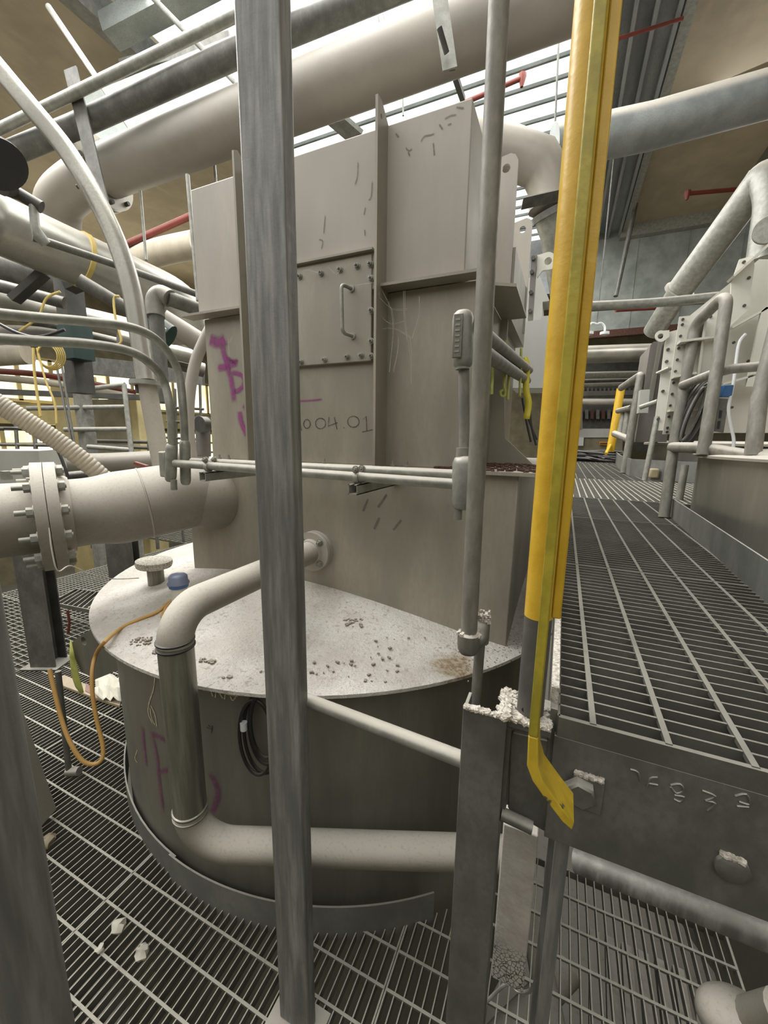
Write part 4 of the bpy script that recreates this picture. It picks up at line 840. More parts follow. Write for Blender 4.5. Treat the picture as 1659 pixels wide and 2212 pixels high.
# insulated pipes, left background
def bgp(P, r, m, lb, nm='background_pipe', fil=0, seg=20): return tube_thing(nm, smooth_pts([D(*q) for q in P], 5) if len(P) > 2 else [D(*q) for q in P], r, m, lb, 'pipe', 0, None, seg)
c_ = thing('insulated_pipe', 'big silver clad pipe with rounded end running behind the swept pipe', 'pipe', tuple(D(200, 560, 3.3)))
obj('cladding', tube(bmn(), smooth_pts([D(-80, 450, 2.7), D(0, 487, 2.9), D(150, 552, 3.2), D(290, 612, 3.5), D(370, 650, 3.7), D(405, 690, 3.8), D(420, 740, 3.9)], 6), .205, 36), 'clad', c_)
obj('strap', tube(bmn(), [D(168, 558, 3.22), D(178, 563, 3.25)], .212, 30), 'ylrope', c_)
for x, y, d in ((60, 513, 3.02), (250, 597, 3.4), (335, 634, 3.6)): obj('seam', tube(bmn(), [D(x, y, d), D(x+3, y+1.5, d+.01)], .208, 30), 'clad', c_)
bgp([(-40, 560, 3.4), (60, 592, 3.5), (100, 605, 3.6)], .11, 'galvd', 'dark pipe below the big silver pipe at the left edge')
bgp([(-40, 608, 3.3), (40, 628, 3.4), (140, 655, 3.5)], .05, 'galvd', 'thin dark pipe under the dark pipe at the left edge')
bgp([(-40, 628, 4.2), (100, 668, 4.5), (280, 710, 4.9), (430, 752, 5.2)], .12, 'clad', 'second silver clad pipe, lower and farther than the big one')
bgp([(-40, 662, 4.4), (430, 790, 5.6)], .055, 'galvd', 'thin dark pipe just below the second silver pipe')
bgp([(-40, 722, 4.4), (200, 735, 5.0), (440, 800, 5.8)], .10, 'brownpl', 'brownish pipe behind the swept conduits')
bgp([(170, 605, 3.0), (330, 700, 3.3)], .05, 'galvd', 'dark pipe under the silver pipe with straps')
bgp([(70, 512, 2.5), (250, 572, 2.8), (430, 637, 3.0)], .024, 'galvd', 'slim grey conduit running along the front of the big silver pipe')
t_ = thing('valve_pipework', 'small dusty valve pipework above the big silver pipe at the left edge', 'pipe', tuple(D(80, 470, 2.4)))
obj('arm', tube(bmn(), [D(-20, 398, 2.3), D(40, 418, 2.35), D(90, 448, 2.4)], .035, 12), 'dark', t_)
obj('drop', tube(bmn(), [D(72, 440, 2.38), D(76, 490, 2.4), D(84, 510, 2.42), D(100, 528, 2.45)], [.024, .024, .036, .03], 12), 'galvl', t_)
obj('valve', tube(bmn(), [D(0, 400, 2.25), D(22, 400, 2.3)], .05, 12), 'dark', t_)
bgp([(270, 572, 5.2), (345, 545, 5.1), (425, 528, 5.0)], .155, 'hose', 'yellowish wide pipe behind the hanging rods')
bgp([(-20, 770, 7), (60, 765, 7)], .17, 'hose', 'yellowish pipe end at the left edge above the red pipe')
bm = bmn(); c0 = D(158, 700, 4.1); bx(bm, c0.x-.09, c0.x+.09, c0.y-.09, c0.y+.09, zat(c0.x, c0.y, 850), zat(c0.x, c0.y, 600)); t_ = tag(obj('support_column', bm, 'dark'), 'dark steel column under the big silver pipe', 'column')
bm = bmn(); c0 = D(168, 755, 4.0); bx(bm, c0.x-.12, c0.x+.1, c0.y-.1, c0.y+.1, zat(c0.x, c0.y, 778), zat(c0.x, c0.y, 705)); tag(obj('junction_box', bm, 'green'), 'dark green box fixed on the steel column', 'box')
bm = bmn(); c0 = D(175, 830, 5.0); bx(bm, c0.x-.07, c0.x+.07, c0.y-.07, c0.y+.07, -1, zat(c0.x, c0.y, 770)); tag(obj('support_column', bm, 'galvl'), 'slim grey column below the dark green box', 'column')
bm = bmn(); beam(bm, D(30, 648, 3.2), D(95, 590, 3.2), .10, .05); tag(obj('pipe_shoe', bm, 'dark'), 'dark angled bracket under the silver pipe near the left edge', 'bracket')
bm = bmn(); beam(bm, D(145, 615, 3.5), D(185, 600, 3.5), .14, .12); tag(obj('pipe_saddle', bm, 'dark'), 'dark saddle between silver pipe and steel column', 'bracket')
t_ = thing('elbow_riser', 'dusty grey riser with a capped elbow left of the casing', 'pipe', tuple(D(345, 860, 2.5)))
obj('riser', tube(bmn(), [D(352, 870, 2.55), D(337, 675, 2.5)], .044, 18), 'galvd', t_)
obj('elbow', tube(bmn(), smooth_pts([D(336, 685, 2.5), D(335, 650, 2.5), D(348, 636, 2.5), D(366, 645, 2.5)], 5), .054, 18), 'tube', t_)
obj('outlet', tube(bmn(), [D(360, 643, 2.5), D(440, 672, 2.7)], .045, 18), 'galvd', t_)
t_ = thing('valve_motor', 'dark green motor behind the elbow riser', 'motor', tuple(D(345, 715, 3)))
obj('housing', tube(bmn(), [D(312, 675, 3), D(330, 705, 3.02), D(368, 728, 3.05)], [.06, .1, .09], 14), 'green', t_); obj('cover_strip', tube(bmn(), [D(330, 690, 2.88), D(355, 715, 2.9)], .022, 8), 'white2', t_)
bgp([(255, 730, 4.4), (430, 775, 5.0)], .09, 'clad', 'silver pipe right of the dark green box')
bgp([(350, 690, 3.4), (440, 745, 3.6)], .09, 'ventpipe', 'pale pipe passing behind the elbow riser')
bgp([(-20, 801, 7.6), (110, 812, 7.6), (290, 848, 7.6)], .056, 'red', 'red pipe across the far windows')
bgp([(-20, 815, 7.4), (120, 829, 7.4), (290, 858, 7.4)], .06, 'orange' if False else 'hose', 'tan pipe just below the red pipe')
bm = bmn(); beam(bm, D(-30, 845, 6), D(330, 860, 6.4), .1, .08); tag(obj('far_beam', bm, 'dark'), 'dark beam across the far windows at the left', 'beam')
bm = bmn(); beam(bm, D(190, 790, 7), D(440, 815, 7.4), .2, .28); tag(obj('far_beam', bm, 'galvd'), 'grey beam under the silver pipes left of the casing', 'beam')
# far railings on the left
def rail(nm, lb, pts, r, m='galvl'):
    t_ = thing(nm, lb, 'railing', tuple(D(*pts[0][0])))
    for k, P in enumerate(pts):
        if abs(P[0][1]-P[-1][1]) >= 45: q = D(*P[-1]); obj('post_foot', tube(bmn(), [q, (q.x, q.y, .0)], r, 8), m, t_)
        obj('rail' if abs(P[0][1]-P[-1][1]) < 45 else 'post', tube(bmn(), [D(*q) for q in P], r, 10), m, t_)
rail('far_railing', 'grey railing in front of the dark panel at the left', [[(157, 844, 5), (270, 831, 5)], [(60, 882, 5), (272, 879, 5)], [(140, 928, 5), (280, 927, 5)], [(190, 965, 5), (285, 972, 5)], [(268, 830, 5), (284, 978, 5)]], .03)
rail('far_railing', 'low railing with rounded ends beyond the ribbed hose', [[(178, 952, 5.6), (320, 955, 5.6)], [(190, 962, 5.6), (330, 968, 5.6)], [(178, 952, 5.6), (178, 1000, 5.6)], [(322, 955, 5.6), (324, 1000, 5.6)]], .025, 'galvd')
rail('far_railing', 'thin railing at the left edge behind the ribbed hose', [[(-20, 925, 6), (70, 926, 6)], [(-20, 960, 6), (120, 962, 6)], [(30, 870, 6), (40, 1000, 6)], [(75, 925, 6), (78, 1000, 6)]], .025, 'galvd')
rail('far_railing', 'fine railing between the swept pipe and the casing', [[(360, 880, 6), (440, 884, 6)], [(360, 910, 6), (440, 915, 6)], [(360, 945, 6), (440, 950, 6)], [(432, 830, 6), (436, 990, 6)], [(378, 840, 6), (382, 990, 6)]], .02, 'galvd')
for k, (P, lb) in enumerate([([(120, 780), (160, 980)], 'left one of two thin cables hanging before the far windows'), ([(132, 780), (165, 985)], 'right one of two thin cables hanging before the far windows')]):
    tube_thing('hanging_cable', [D(*q, 4.5) for q in P], .012, 'galvd', lb, 'cable', seg=6)
bgp([(120, 1000, 3.2), (250, 998, 3.2), (450, 985, 3.4)], .075, 'ventpipe', 'dusty horizontal pipe behind the wide inlet pipe')
bgp([(140, 1030, 2.6), (220, 1022, 2.6)], .03, 'dark', 'short dark pipe behind the wide flange')
cr = thing('cord_coil', 'coil of pale yellow rope hanging under the swept conduits at the left', 'rope', tuple(D(95, 760, 2.9)))
for j in range(5):
    c0 = D(103+2*j, 768, 2.9+.01*j); obj('turn', tube(bmn(), [c0+r0*(.07+.008*j)*math.cos(2*PI*k/24)+Vector((0, 0, (.075+.007*j)*math.sin(2*PI*k/24))) for k in range(25)], .0045, 6, False), 'ylrope', cr)
obj('tail', tube(bmn(), smooth_pts([D(72, 752, 2.9), D(74, 800, 2.9), D(80, 850, 2.9), D(88, 900, 2.9)], 4), .009, 8), 'ylrope', cr); obj('tail', tube(bmn(), smooth_pts([D(80, 752, 2.9), D(98, 820, 2.9), D(118, 870, 2.9), D(122, 915, 2.9)], 4), .007, 8), 'ylrope', cr)
for P, lb in [([(130, 630), (100, 645), (82, 685), (42, 715)], 'pale yellow rope slanting behind the swept conduits at far left'), ([(258, 640), (246, 645), (250, 690), (262, 735), (250, 745)], 'pale yellow rope loop beside the swept pipe')]:
    tube_thing('rope', smooth_pts([D(*q, 2.7) for q in P], 5), .008, 'ylrope', lb, 'rope', seg=6)
tube_thing('cable', smooth_pts([D(-10, 695, 2), D(40, 720, 2), D(85, 728, 2), D(140, 712, 2)], 5), .008, 'rubber', 'black cable sagging behind the swept conduits', 'cable', seg=8)
tube_thing('cable', smooth_pts([D(10, 925, 1.9), D(60, 930, 1.9), D(115, 960, 1.9), D(140, 1010, 1.9), D(148, 1040, 1.9)], 5), .007, 'rubber', 'black cable arching behind the ribbed hose', 'cable', seg=8)
t_ = thing('switch_box', 'grey cabinet box behind the wide inlet pipe at the left edge', 'box', tuple(D(60, 1050, 2.1)))
bm = bmn(); a = D(-60, 1010, 2.05); b = D(118, 1010, 2.15); beam(bm, (a.x, a.y, 0), (b.x, b.y, 0), .28, .4)
zt_ = zat(b.x, b.y, 972)
for v in bm.verts: v.co.z = zt_ if v.co.z > 0 else zt_-.35
obj('cabinet', bm, 'lightbox', t_); obj('lock', bx(bmn(), *(lambda q: (q.x-.02, q.x+.02, q.y-.03, q.y, q.z-.02, q.z+.02))(D(22, 1026, 1.9))), 'galvl', t_)
bm = bmn(); beam(bm, D(292, 1000, 1.75), D(318, 1008, 1.75), .02, .012); tag(obj('red_lever', bm, 'red'), 'small red valve lever above the wide inlet pipe', 'lever')
t_ = thing('pressure_knob', 'dark pipe stub with round knob just left of the casing', 'valve', tuple(D(440, 915, 2.6)))
obj('stub', tube(bmn(), [D(438, 900, 2.6), D(440, 985, 2.6)], .045, 14), 'brownpl', t_); obj('knob', disc(bmn(), D(438, 917, 2.52), (0, -1, 0), .05, .05), 'dark', t_)
# column stands under the inlet pipe, small step
def stand(xl, xr, yb_, yt, lb, m='galvd'):
    q0, q1 = UZ(xl, yb_, 0), UZ(xr, yb_, 0); zt_ = zat(q0.x, q0.y, yt); t_ = thing('pipe_stand', lb, 'stand', (q0.x, q0.y, 0)); L = Vector((q1.x-q0.x, q1.y-q0.y, 0)).length
    e = Vector((q1.x-q0.x, q1.y-q0.y, 0)).normalized(); n = Vector((-e.y, e.x, 0)); bm = bmn(); prism(bm, [q0, q1, q1+n*.01, q0+n*.01], (0, 0, zt_)); obj('flange_face', bm, m, t_)
    bm = bmn(); c = (q0+q1)/2; prism(bm, [c+n*.01-e*.005, c+n*.01+e*.005, c+n*.13+e*.005, c+n*.13-e*.005], (0, 0, zt_)); obj('web', bm, m, t_)
    bm = bmn(); prism(bm, [q0+n*.13-e*.02, q1+n*.13-e*.02, q1+n*.14-e*.02, q0+n*.14-e*.02], (0, 0, zt_)); obj('flange_face', bm, 'dark', t_)
    obj('foot', prism(bmn(), [q0-e*.05-n*.03, q1+e*.03-n*.03, q1+e*.03+n*.17, q0-e*.05+n*.17], (0, 0, .012)), m, t_)
stand(66, 120, 1445, 1165, 'dark galvanised stand under the wide inlet pipe near the left edge'); stand(245, 300, 1330, 1150, 'smaller galvanised stand behind the tank lid')
sg = thing('grating_step', 'low square grating step beside the tank lid', 'step', tuple(UZ(170, 1420, 0)))
zq = .22; q = [UZ(x, y, zq) for x, y in ((112, 1304), (200, 1322), (235, 1285), (165, 1275))]
for k in range(9): t0 = k/8; obj('bar', beam(bmn(), q[0].lerp(q[1], t0), q[3].lerp(q[2], t0), .006, .03), 'grate', sg)
for k in range(4): obj('edge', beam(bmn(), q[k], q[(k+1) % 4], .006, .035), 'grate', sg)
for k in range(2): obj('leg', prism(bmn(), [q[k]+Vector(v) for v in ((0, 0, -.02), (.04, 0, -.02), (.04, .03, -.02), (0, .03, -.02))], (0, 0, -zq+.02)), 'dark', sg)
tube_thing('red_ribbon', [D(146, 1318, 2.0), D(150, 1345, 2.0), D(147, 1368, 2.0)], .006, 'red', 'thin red ribbon hanging from the grating step', 'ribbon', seg=6)

# ================================================================ RIGHT SIDE: SECOND TANK, RAILINGS, CABINETS
t2 = thing('process_tank', 'second dull tank with dusty rim at the right edge beyond the walkway', 'tank', (T2.x, T2.y, 0))
ZT2 = zat(T2.x-T2R*.9, T2.y-.6, 1003)
obj('shell', lathe(bmn(), (T2.x, T2.y, -.9), (0, 0, 1), [(0, T2R), (ZT2+.9, T2R)], 96), 'shell', t2)
obj('lid', lathe(bmn(), (T2.x, T2.y, ZT2), (0, 0, 1), [(0, T2R+.03), (.012, T2R+.03), (.02, T2R), (.1, .3)], 96), 'dpipe', t2)
def bplate(par, y, pts, m='white', th=.02, nm='panel'): return obj(nm, prism(bmn(), [UY(px, py, y) for px, py in pts], (0, th, 0)), m, par)
YW = 3.05
wb = thing('flanged_casing', 'cream white ribbed casing with bolted flanges on the second tank', 'casing', tuple(UY(1540, 960, YW)))
bplate(wb, YW, [(1468, 684), (1553, 675), (1553, 730), (1500, 938), (1432, 938)], nm='front_flange', th=.015)
bplate(wb, YW+.06, [(1480, 690), (1640, 560), (1740, 560), (1740, 935), (1450, 935)], nm='inner_wall', th=.02)
bplate(wb, YW-.03, [(1598, 560), (1628, 552), (1630, 575), (1617, 668), (1575, 707), (1580, 610)], nm='upper_panel', th=.015)
bplate(wb, YW-.08, [(1645, 672), (1659, 660), (1700, 650), (1690, 835), (1612, 835)], 'white', nm='right_flange', th=.02)
for (x0_, y0_, x1_, y1_) in [(1465, 741, 1560, 729), (1452, 816, 1500, 808), (1443, 888, 1520, 884), (1575, 712, 1650, 670), (1555, 832, 1640, 808)]:
    obj('rib', beam(bmn(), UY(x0_, y0_, YW-.03), UY(x1_, y1_, YW-.03), .1, .012, (0, 0, 1)), 'white', wb)
obj('rib', beam(bmn(), UY(1521, 690, YW-.01), UY(1493, 900, YW-.01), .012, .07, (0, 1, 0)), 'white', wb)
obj('rib', beam(bmn(), UY(1578, 603, YW-.06), UY(1659, 530, YW-.06), .1, .012, (0, 0, 1)), 'white', wb)
for x, y in [(1475, 690), (1474, 701), (1470, 726), (1466, 752), (1463, 777), (1459, 802), (1455, 827), (1452, 851), (1448, 876), (1445, 900), (1442, 924), (1441, 933), (1535, 684), (1607, 566), (1618, 600), (1608, 660), (1585, 740), (1581, 880), (1616, 780)]:
    obj('bolt', disc(bmn(), UY(x, y, YW-.035 if x > 1560 else YW-.003), (0, -1, 0), .0075, .008), 'dark', wb)
bp_ = thing('bracket_plate', 'grey slotted steel bracket behind the second railing upright', 'bracket', tuple(UY(1550, 935, YW-.12)))
bplate(bp_, YW-.12, [(1553, 860), (1575, 862), (1563, 935), (1545, 932)], 'galvd', nm='plate')
for x, y in ((1556, 895), (1552, 918)): obj('slot', bx(bmn(), *(lambda q: (q.x-.006, q.x+.006, q.y-.004, q.y, q.z-.022, q.z+.022))(UY(x, y, YW-.12))), 'rubber', bp_)
bm = bmn(); bx(bm, *(lambda q, w: (q.x, w.x, q.y-.05, q.y, w.z, q.z))(UY(1556, 834, YW-.15), UY(1574, 858, YW-.15))); tag(obj('blue_connector', bm, 'blue', bevel=.004), 'small blue connector box on the cream casing', 'connector')
tube_thing('white_cable', smooth_pts([UY(1610, 722, YW-.1), UY(1597, 740, YW-.12), UY(1590, 780, YW-.15), UY(1584, 830, YW-.18), UY(1574, 880, YW-.2), UY(1578, 915, YW-.2), UY(1585, 950, YW-.2), UY(1582, 975, YW-.2)], 6), .008, 'white2', 'thick white cable running down the cream casing to the rail', 'cable')
ck = thing('cable_coil', 'long coil of black and grey cables hanging between the near railing uprights', 'cable', tuple(D(1490, 960, 2.85)))
for j in range(9):
    c0 = D(1500+random.uniform(-4, 4), 895, 2.30+.01*j); w = .028+.008*j; h_ = .15+.009*j
    obj('loop', tube(bmn(), [c0+r0*(w*math.cos(2*PI*k/30)+.28*h_*math.sin(2*PI*k/30))+Vector((0, 0, h_*math.sin(2*PI*k/30))) for k in range(31)], .007, 7, False), 'rubber' if j % 3 else 'galvd', ck)
def post_rail(nm, lb, segs, m='tube'):
    t_ = thing(nm, lb, 'railing', tuple(D(*segs[0][1][0])))
    for nn, P, r, f in segs: obj(nn, tube(bmn(), fillet([D(*q) for q in P], f) if f else [D(*q) for q in P], r, 20), m, t_)
bR = UZ(1434, 1118, WK)
dR = (bR-CAMP).dot(fw)
post_rail('guard_railing', 'stout grey tube railing with sloping top in front of the second tank', [
    ('upright', [(1434, 1118, dR), (1455, 965, 2.373), (1502, 700, 2.349), (1572, 632, 2.066), (1548, 800, 2.066), (1518, 984, 2.066)], .029, .075),
    ('mid_rail', [(1474, 833, 2.349), (1538, 808, 2.122), (1580, 797, 2.066), (1720, 785, 1.944)], .024, .04),
    ('bottom_rail', [(1452, 966, 2.373), (1520, 968, 2.106), (1610, 984, 1.863), (1760, 1005, 1.620)], .030, .08),
    ('upright', [(1683, 690, 1.823), (1640, 860, 1.823), (1626, 985, 1.823)], .032, 0)])
post_rail('guard_railing', 'farther grey railing with a panel box behind it, left of the cream casing', [
    ('upright', [(1348, 1022, 5.575), (1374, 870, 5.487), (1384, 810, 5.487), (1342, 838, 6.195)], .05, .035),
    ('mid_rail', [(1335, 888, 6.195), (1365, 880, 5.664)], .04, 0), ('bottom_rail', [(1328, 937, 6.195), (1360, 950, 5.664)], .05, 0),
    ('upright', [(1340, 938, 6.107), (1350, 885, 6.107)], .05, 0), ('upright', [(1350, 942, 5.929), (1359, 882, 5.929)], .05, 0)])
post_rail('gate_rail', 'distant yellow railing upright at the end of the walkway', [('upright', [(1318, 975, 8.2), (1325, 937, 8.1), (1341, 840, 8.0)], .075, 0), ('foot_bend', [(1318, 962, 8.1), (1314, 970, 8.0), (1309, 980, 7.9)], .03, 0)], 'yellow')
for P, r, lb, m in [([(1392, 1038, 4.7), (1420, 900, 4.62)], .030, 'thin galvanised leg standing on the square meshed grating', 'galvl'), ([(1466, 1085, 3.1), (1480, 1005, 3.1)], .026, 'short galvanised leg behind the railing foot', 'tube')]:
    tube_thing('leg_tube', [D(*q) for q in P], r, m, lb, 'tube')
t_ = thing('tube_handle', 'short rail with a slotted end plate on top of the thin galvanised leg', 'rail', tuple(D(1380, 880, 5.3)))
obj('rail', tube(bmn(), [D(1383, 880, 4.8), D(1421, 867, 4.62)], .027, 12), 'galvl', t_); obj('slotted_end', beam(bmn(), D(1425, 892, 4.6), D(1429, 862, 4.6), .062, .027, (0, 1, 0)), 'dark', t_)
# toe plates
pz = [UZ(x, y, WK) for x, y in ((1440, 1113), (1659, 1300))]
a = UZ(1444, 1112, WK); b = UZ(1659, 1302, WK); bm = bmn(); beam(bm, a+Vector((0, 0, .045)), (b+(b-a)*.25)+Vector((0, 0, .045)), .006, .13); tk = tag(obj('toe_plate', bm, 'kerb'), 'straight grey toe plate with stamped marks along the right side of the walkway', 'plate')
cts = Vector((2.35, 7.4, 0))
bm = bmn(); pr = [UZ(x, y, WK) for x, y in ((1329, 999), (1335, 1010), (1345, 1020), (1360, 1028), (1430, 1034), (1505, 1040))]
for A, Bq in zip(pr, pr[1:]): beam(bm, A+Vector((0, 0, .1)), Bq+Vector((0, 0, .1)), .01, .24)
tag(obj('toe_plate', bm, 'kerb'), 'curved grey toe plate at the foot of the farther railing', 'plate')
t3 = thing('process_tank', 'third brownish tank with tall narrow casing behind the farther railing', 'tank', (2.7, 7.7, 0))
obj('shell', lathe(bmn(), (2.5, 7.6, 0), (0, 0, 1), [(0, 1.25), (zat(1.6, 6.8, 962), 1.25)], 64), 'brownpl', t3)
zr = zat(1.6, 6.8, 962); obj('rim', lathe(bmn(), (2.5, 7.6, zr), (0, 0, 1), [(0, 1.32), (.03, 1.32), (.06, 1.2)], 64), 'dpipe', t3)
bm = bmn(); prism(bm, [UY(x, y, 6.6) for x, y in ((1405, 746), (1412, 738), (1440, 738), (1462, 742), (1440, 955), (1372, 955))], (0, .8, 0)); obj('casing', bm, 'brownpl', t3)
bm = bmn(); prism(bm, [UY(x, y, 6.5) for x, y in ((1424, 738), (1432, 738), (1409, 870), (1400, 870))], (0, .1, 0)); obj('casing_rib', bm, 'shell', t3)
w2 = thing('flanged_casing', 'narrow cream flange with a round lug left of the big cream casing', 'casing', tuple(UY(1440, 900, 5.6)))
bplate(w2, 5.6, [(1442, 718), (1464, 712), (1452, 800), (1436, 930), (1412, 930), (1436, 745)], nm='flange', th=.02)
P = [UY(1428+12.5*math.cos(a), 726+12.5*math.sin(a), 5.55) for a in [PI*.35+k*PI*1.25/10 for k in range(11)]]+[UY(1446, 713, 5.55), UY(1446, 727, 5.55)]
bm = bmn(); plate_hole(bm, P, UY(1427, 726, 5.55), .028, (0, .03, 0)); obj('lug', bm, 'white', w2)
for x, y in ((1443, 755), (1440, 781), (1432, 845), (1422, 905)): obj('bolt', disc(bmn(), UY(x, y, 5.58), (0, -1, 0), .016, .02), 'dark', w2)
bm = bmn(); beam(bm, UY(1424, 806, 5.6), UY(1450, 794, 5.5), .1, .015); obj('rib', bm, 'white', w2)
t_ = thing('panel_box', 'small grey panel box fixed behind the farther railing', 'box', tuple(UY(1392, 890, 5.9)))
bplate(t_, 5.9, [(1384, 842), (1404, 841), (1400, 892), (1379, 892)], 'lightbox', .15, 'box')
# pale cabinet and plates beside the rear of the near casing
lb_ = thing('pale_cabinet', 'pale grey cabinet beyond the casing, partly hidden by the yellow post', 'cabinet', tuple(D(1150, 838, 2.9)))
bplate(lb_, 2.75, [(1112, 698), (1169, 690), (1169, 683), (1260, 676), (1250, 838), (1105, 838)], 'lightbox', .3, 'cabinet')
bplate(lb_, 3.2, [(1134, 690), (1140, 600), (1160, 598), (1166, 595), (1187, 650), (1172, 652), (1172, 695), (1134, 695)], 'lightbox', .2, 'upper_box')
el2 = thing('lifting_eye', 'pale round lifting eye plate at the top of the rear casing', 'eye', tuple(UY(1165, 600, 2.9)))
P = [UY(1186+16*math.cos(a), 563+19*math.sin(a), 2.9) for a in [-PI*.55+k*PI*1.0/9 for k in range(10)]]+[UY(1172, 584, 2.9), UY(1160, 600, 2.9), UY(1158, 552, 2.9)]
bm = bmn(); plate_hole(bm, P, UY(1184, 564, 2.9), .022, (0, .02, 0)); obj('plate', bm, 'white', el2)
bm = bmn(); prism(bm, [UY(x, y, 2.88) for x, y in ((1148, 552), (1160, 550), (1150, 692), (1140, 692))], (0, .05, 0)); obj('bolted_strip', bm, 'brownpl', el2)
for x, y in ((1152, 558), (1149, 588), (1147, 632), (1145, 672)): obj('bolt', disc(bmn(), UY(x, y, 2.87), (0, -1, 0), .012, .02), 'dark', el2)
# overhead right pipes
q = [D(1412, 716, 6.4), D(1470, 625, 5.7), D(1640, 395, 4.6), D(1680, 350, 4.4)]
dp = thing('diagonal_pipe', 'pale diagonal pipe coming down from the right edge to the third tank', 'pipe', tuple(q[0]))
obj('upper_part', tube(bmn(), [q[1], q[2], D(1652, 378, 4.55)], .17, 28), 'galvl', dp); obj('lower_part', tube(bmn(), [q[0], q[1]], .15, 28), 'galvl', dp)
ax = (q[2]-q[1]).normalized(); obj('clamp_ring', lathe(bmn(), q[1]-ax*.04, ax, [(0, .2), (.03, .2), (.035, .17)], 28), 'galvl', dp)
obj('bend', tube(bmn(), smooth_pts([D(1640, 395, 4.6), D(1660, 385, 4.5), D(1672, 430, 4.4), D(1664, 500, 4.4), D(1655, 570, 4.4)], 5), .18, 28), 'galvl', dp)
obj('round_cap', disc(bmn(), D(1660, 497, 4.15), (-.2, -1, 0), .13, .04), 'galvl', dp)
for P, r, m, lb in [([(1225, 663, 5.2), (1400, 655, 5.0), (1562, 640, 4.7)], .055, 'galvl', 'upper galvanised tube crossing behind the yellow post to the railing top'), ([(1225, 672, 5.3), (1560, 650, 4.8)], .025, 'galvd', 'thin dark tube just below the upper galvanised tube'),
    ([(1215, 768, 9), (1440, 760, 9)], .19, 'clad', 'wide galvanised pipe across the far end of the walkway'), ([(1215, 812, 9.5), (1405, 808, 9.5)], .08, 'galvl', 'pale pipe below the wide galvanised pipe'), ([(1215, 824, 9.8), (1405, 820, 9.8)], .045, 'galvd', 'slim dark pipe between pale pipes at the far end'), ([(1215, 834, 9.6), (1400, 828, 9.6)], .05, 'tube', 'dusty slim pipe below the dark slim pipe'), ([(1215, 869, 9.6), (1370, 869, 9.6)], .085, 'ventpipe', 'lowest pale pipe at the far end'), ([(1330, 670, 8.6), (1440, 664, 8.6)], .04, 'red', 'dark red pipe under the end wall sheet')]:
    bgp(P, r, m, lb)
bm = bmn(); beam(bm, D(1215, 852, 10.5), D(1400, 848, 10.5), .2, .12); tag(obj('far_beam', bm, 'brownpl'), 'brownish beam between the pale pipes at the far end', 'beam')
wl = thing('twin_lamp', 'small twin armed lamp hanging above the far end of the walkway', 'lamp', tuple(D(1288, 700, 7)))
obj('stem', tube(bmn(), [Vector((*D(1289, 700, 7).xy, CZ)), D(1289, 700, 7)], .010, 8), 'galvd', wl)
for s_ in (-1, 1):
    obj('arm', tube(bmn(), smooth_pts([D(1289, 700, 7), D(1289+s_*10, 698, 7), D(1289+s_*17, 706, 7), D(1289+s_*17, 718, 7)], 5), .017, 8), 'white2', wl); obj('shade', disc(bmn(), D(1289+s_*17, 720, 7), (0, 0, 1), .075, .045), 'white2', wl)
a = D(1228, 960, 12); b = D(1330, 960, 12.5)
# machinery and wall at the far end
YE = 13.6
fe = thing('far_cabinet', 'pale grey low cabinet wall at the far end of the walkway', 'cabinet', tuple(UY(1280, 985, YE)))
bplate(fe, YE, [(1215, 926), (1345, 926), (1345, 945), (1215, 945)], 'lightbox', .4, 'top_band'); bplate(fe, YE+.05, [(1215, 945), (1345, 945), (1345, 995), (1215, 995)], 'brick', .4, 'lower_wall')
bplate(fe, YE-.05, [(1246, 945), (1261, 945), (1260, 963), (1246, 963)], 'white2', .1, 'notice'); 
og = bplate(fe, YE-.05, [(1295, 954), (1318, 955), (1317, 962), (1295, 961)], 'orange', .05, 'warning_sign')
for i in range(4): obj('dark_stroke', bx(bmn(), *(lambda q: (q.x-.03, q.x+.03, q.y-.02, q.y, q.z-.02, q.z+.02))(UY(1298.5+i*5, 958, YE-.05))), 'rust', fe)
mk = thing('dark_machine', 'dark machinery mass behind the pipes at the far end', 'machine', tuple(UY(1290, 925, 14.5)))
bplate(mk, 14.6, [(1210, 778), (1420, 772), (1420, 975), (1210, 975)], 'dark', .6, 'body')
for i in range(18): x = 1232+i*9; bplate(mk, 14.5, [(x, 838), (x+4, 838), (x+4, 848), (x, 848)], 'galvd', .08, 'fin')
for i in range(10): x = 1240+i*12; bplate(mk, 14.4, [(x, 885), (x+7, 885), (x+7, 905), (x, 905)], 'rust' if i % 2 else 'galvd', .15, 'block')
for P, lb in [([(1226, 905), (1236, 910), (1243, 930), (1240, 940)], 'pale hose end at the left of the far cabinet')]: tube_thing('hose_end', smooth_pts([D(*q, 12.5) for q in P], 4), .05, 'hose', lb, 'hose', seg=8)
ch = thing('cable_heap', 'heap of tangled black cable on the far end of the walkway', 'cable', tuple(UZ(1270, 998, WK)))
hc = UZ(1268, 996, WK)
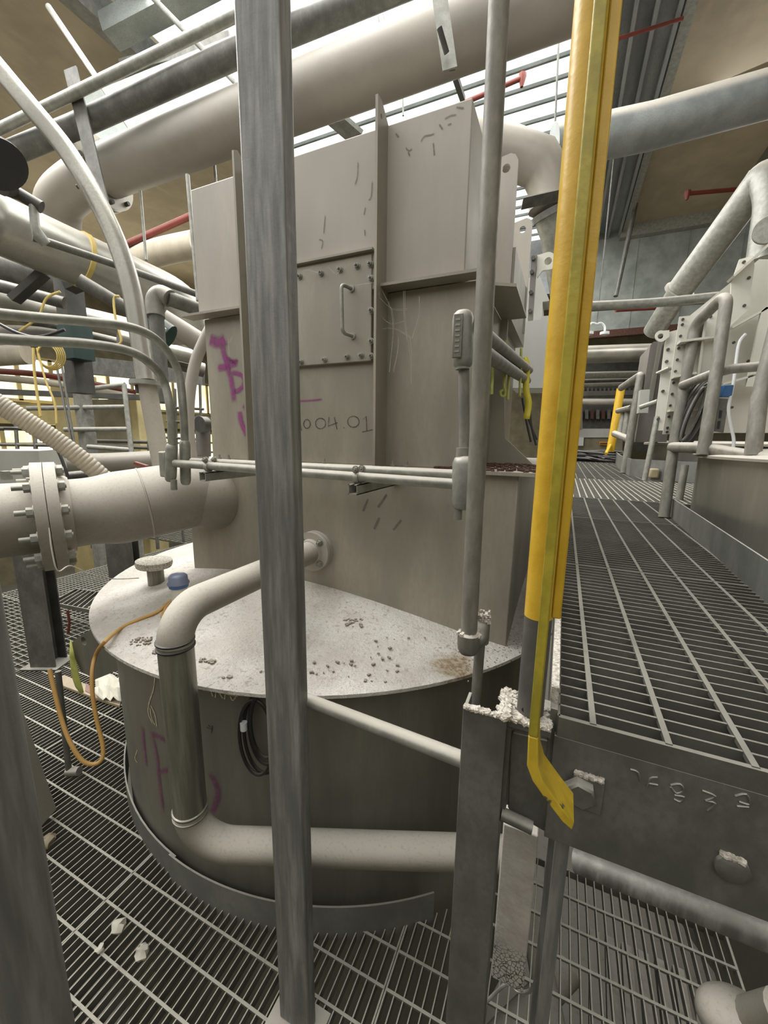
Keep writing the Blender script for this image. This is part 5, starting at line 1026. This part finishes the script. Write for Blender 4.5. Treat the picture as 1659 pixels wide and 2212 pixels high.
for j in range(14):
    rx, ry, ph = random.uniform(.3, .75), random.uniform(.15, .5), random.random()*6
    obj('loop', tube(bmn(), [(hc.x+rx*math.cos(2*PI*k/30+ph), hc.y+ry*math.sin(2*PI*k/30), WK+.03+.013*j+.03*math.sin(4*PI*k/30+ph)) for k in range(31)], .026, 6, False), 'rubber', ch)
bm = bmn(); bx(bm, *(lambda q: (q.x-.05, q.x+.05, q.y-.05, q.y+.05, WK, WK+.12))(UZ(1411, 1033, WK))); tag(obj('brown_lump', bm, 'card', bevel=.02), 'brown block by the foot of the thin galvanised leg', 'block')
c0 = D(1240, 920, 11.5); bm = bmn(); bx(bm, c0.x-.14, c0.x, c0.y-.07, c0.y+.07, WK, 4.2); tag(obj('support_column', bm, 'hose'), 'yellowish column at the far end beside the yellow post', 'column')

# ================================================================ GROUPS OF REPEATS
GR = {'walkway_grating': 'walkway grating panels', 'kerb_plate': 'kerb plates round the near tank', 'conduit': 'conduits on and beside the near casing', 'overhead_pipe': 'pipes overhead', 'hanging_rod': 'thin hanging rods', 'hanging_tube': 'tubes hanging below the roof',
      'background_pipe': 'pipes in the background', 'sprinkler_pipe': 'red sprinkler pipes', 'far_railing': 'railings far at the left', 'guard_railing': 'tube railings along the walkway', 'debris_lump': 'crumbs and chips on the grating', 'tape_ribbon': 'pale green tape ribbons', 'column': 'yellowed columns',
      'strut_bracket': 'strut brackets under the conduits', 'tee_fitting': 'left conduit fittings', 'toe_plate': 'toe plates of the walkway', 'process_tank': 'process tanks', 'flanged_casing': 'cream flanged casings', 'hanger_bar': 'flat hanger bars', 'roof_beam': 'beams under the roof glazing', 'far_beam': 'far beams',
      'support_column': 'steel columns in the background', 'pipe_stand': 'stands under the wide inlet pipe', 'leg_tube': 'thin legs on the walkway', 'hanging_cable': 'thin cables before the far windows', 'rope': 'pale yellow ropes', 'cable': 'black cables', 'lower_duct': 'pale pipes below the floor grating', 'cable_coil': 'coils of cable', 'cord': 'orange yellow cords'}
for o in sc.objects:
    k = o.name.split('.')[0]
    if o.parent is None and k in GR and 'category' in o.keys(): o['group'] = GR[k]
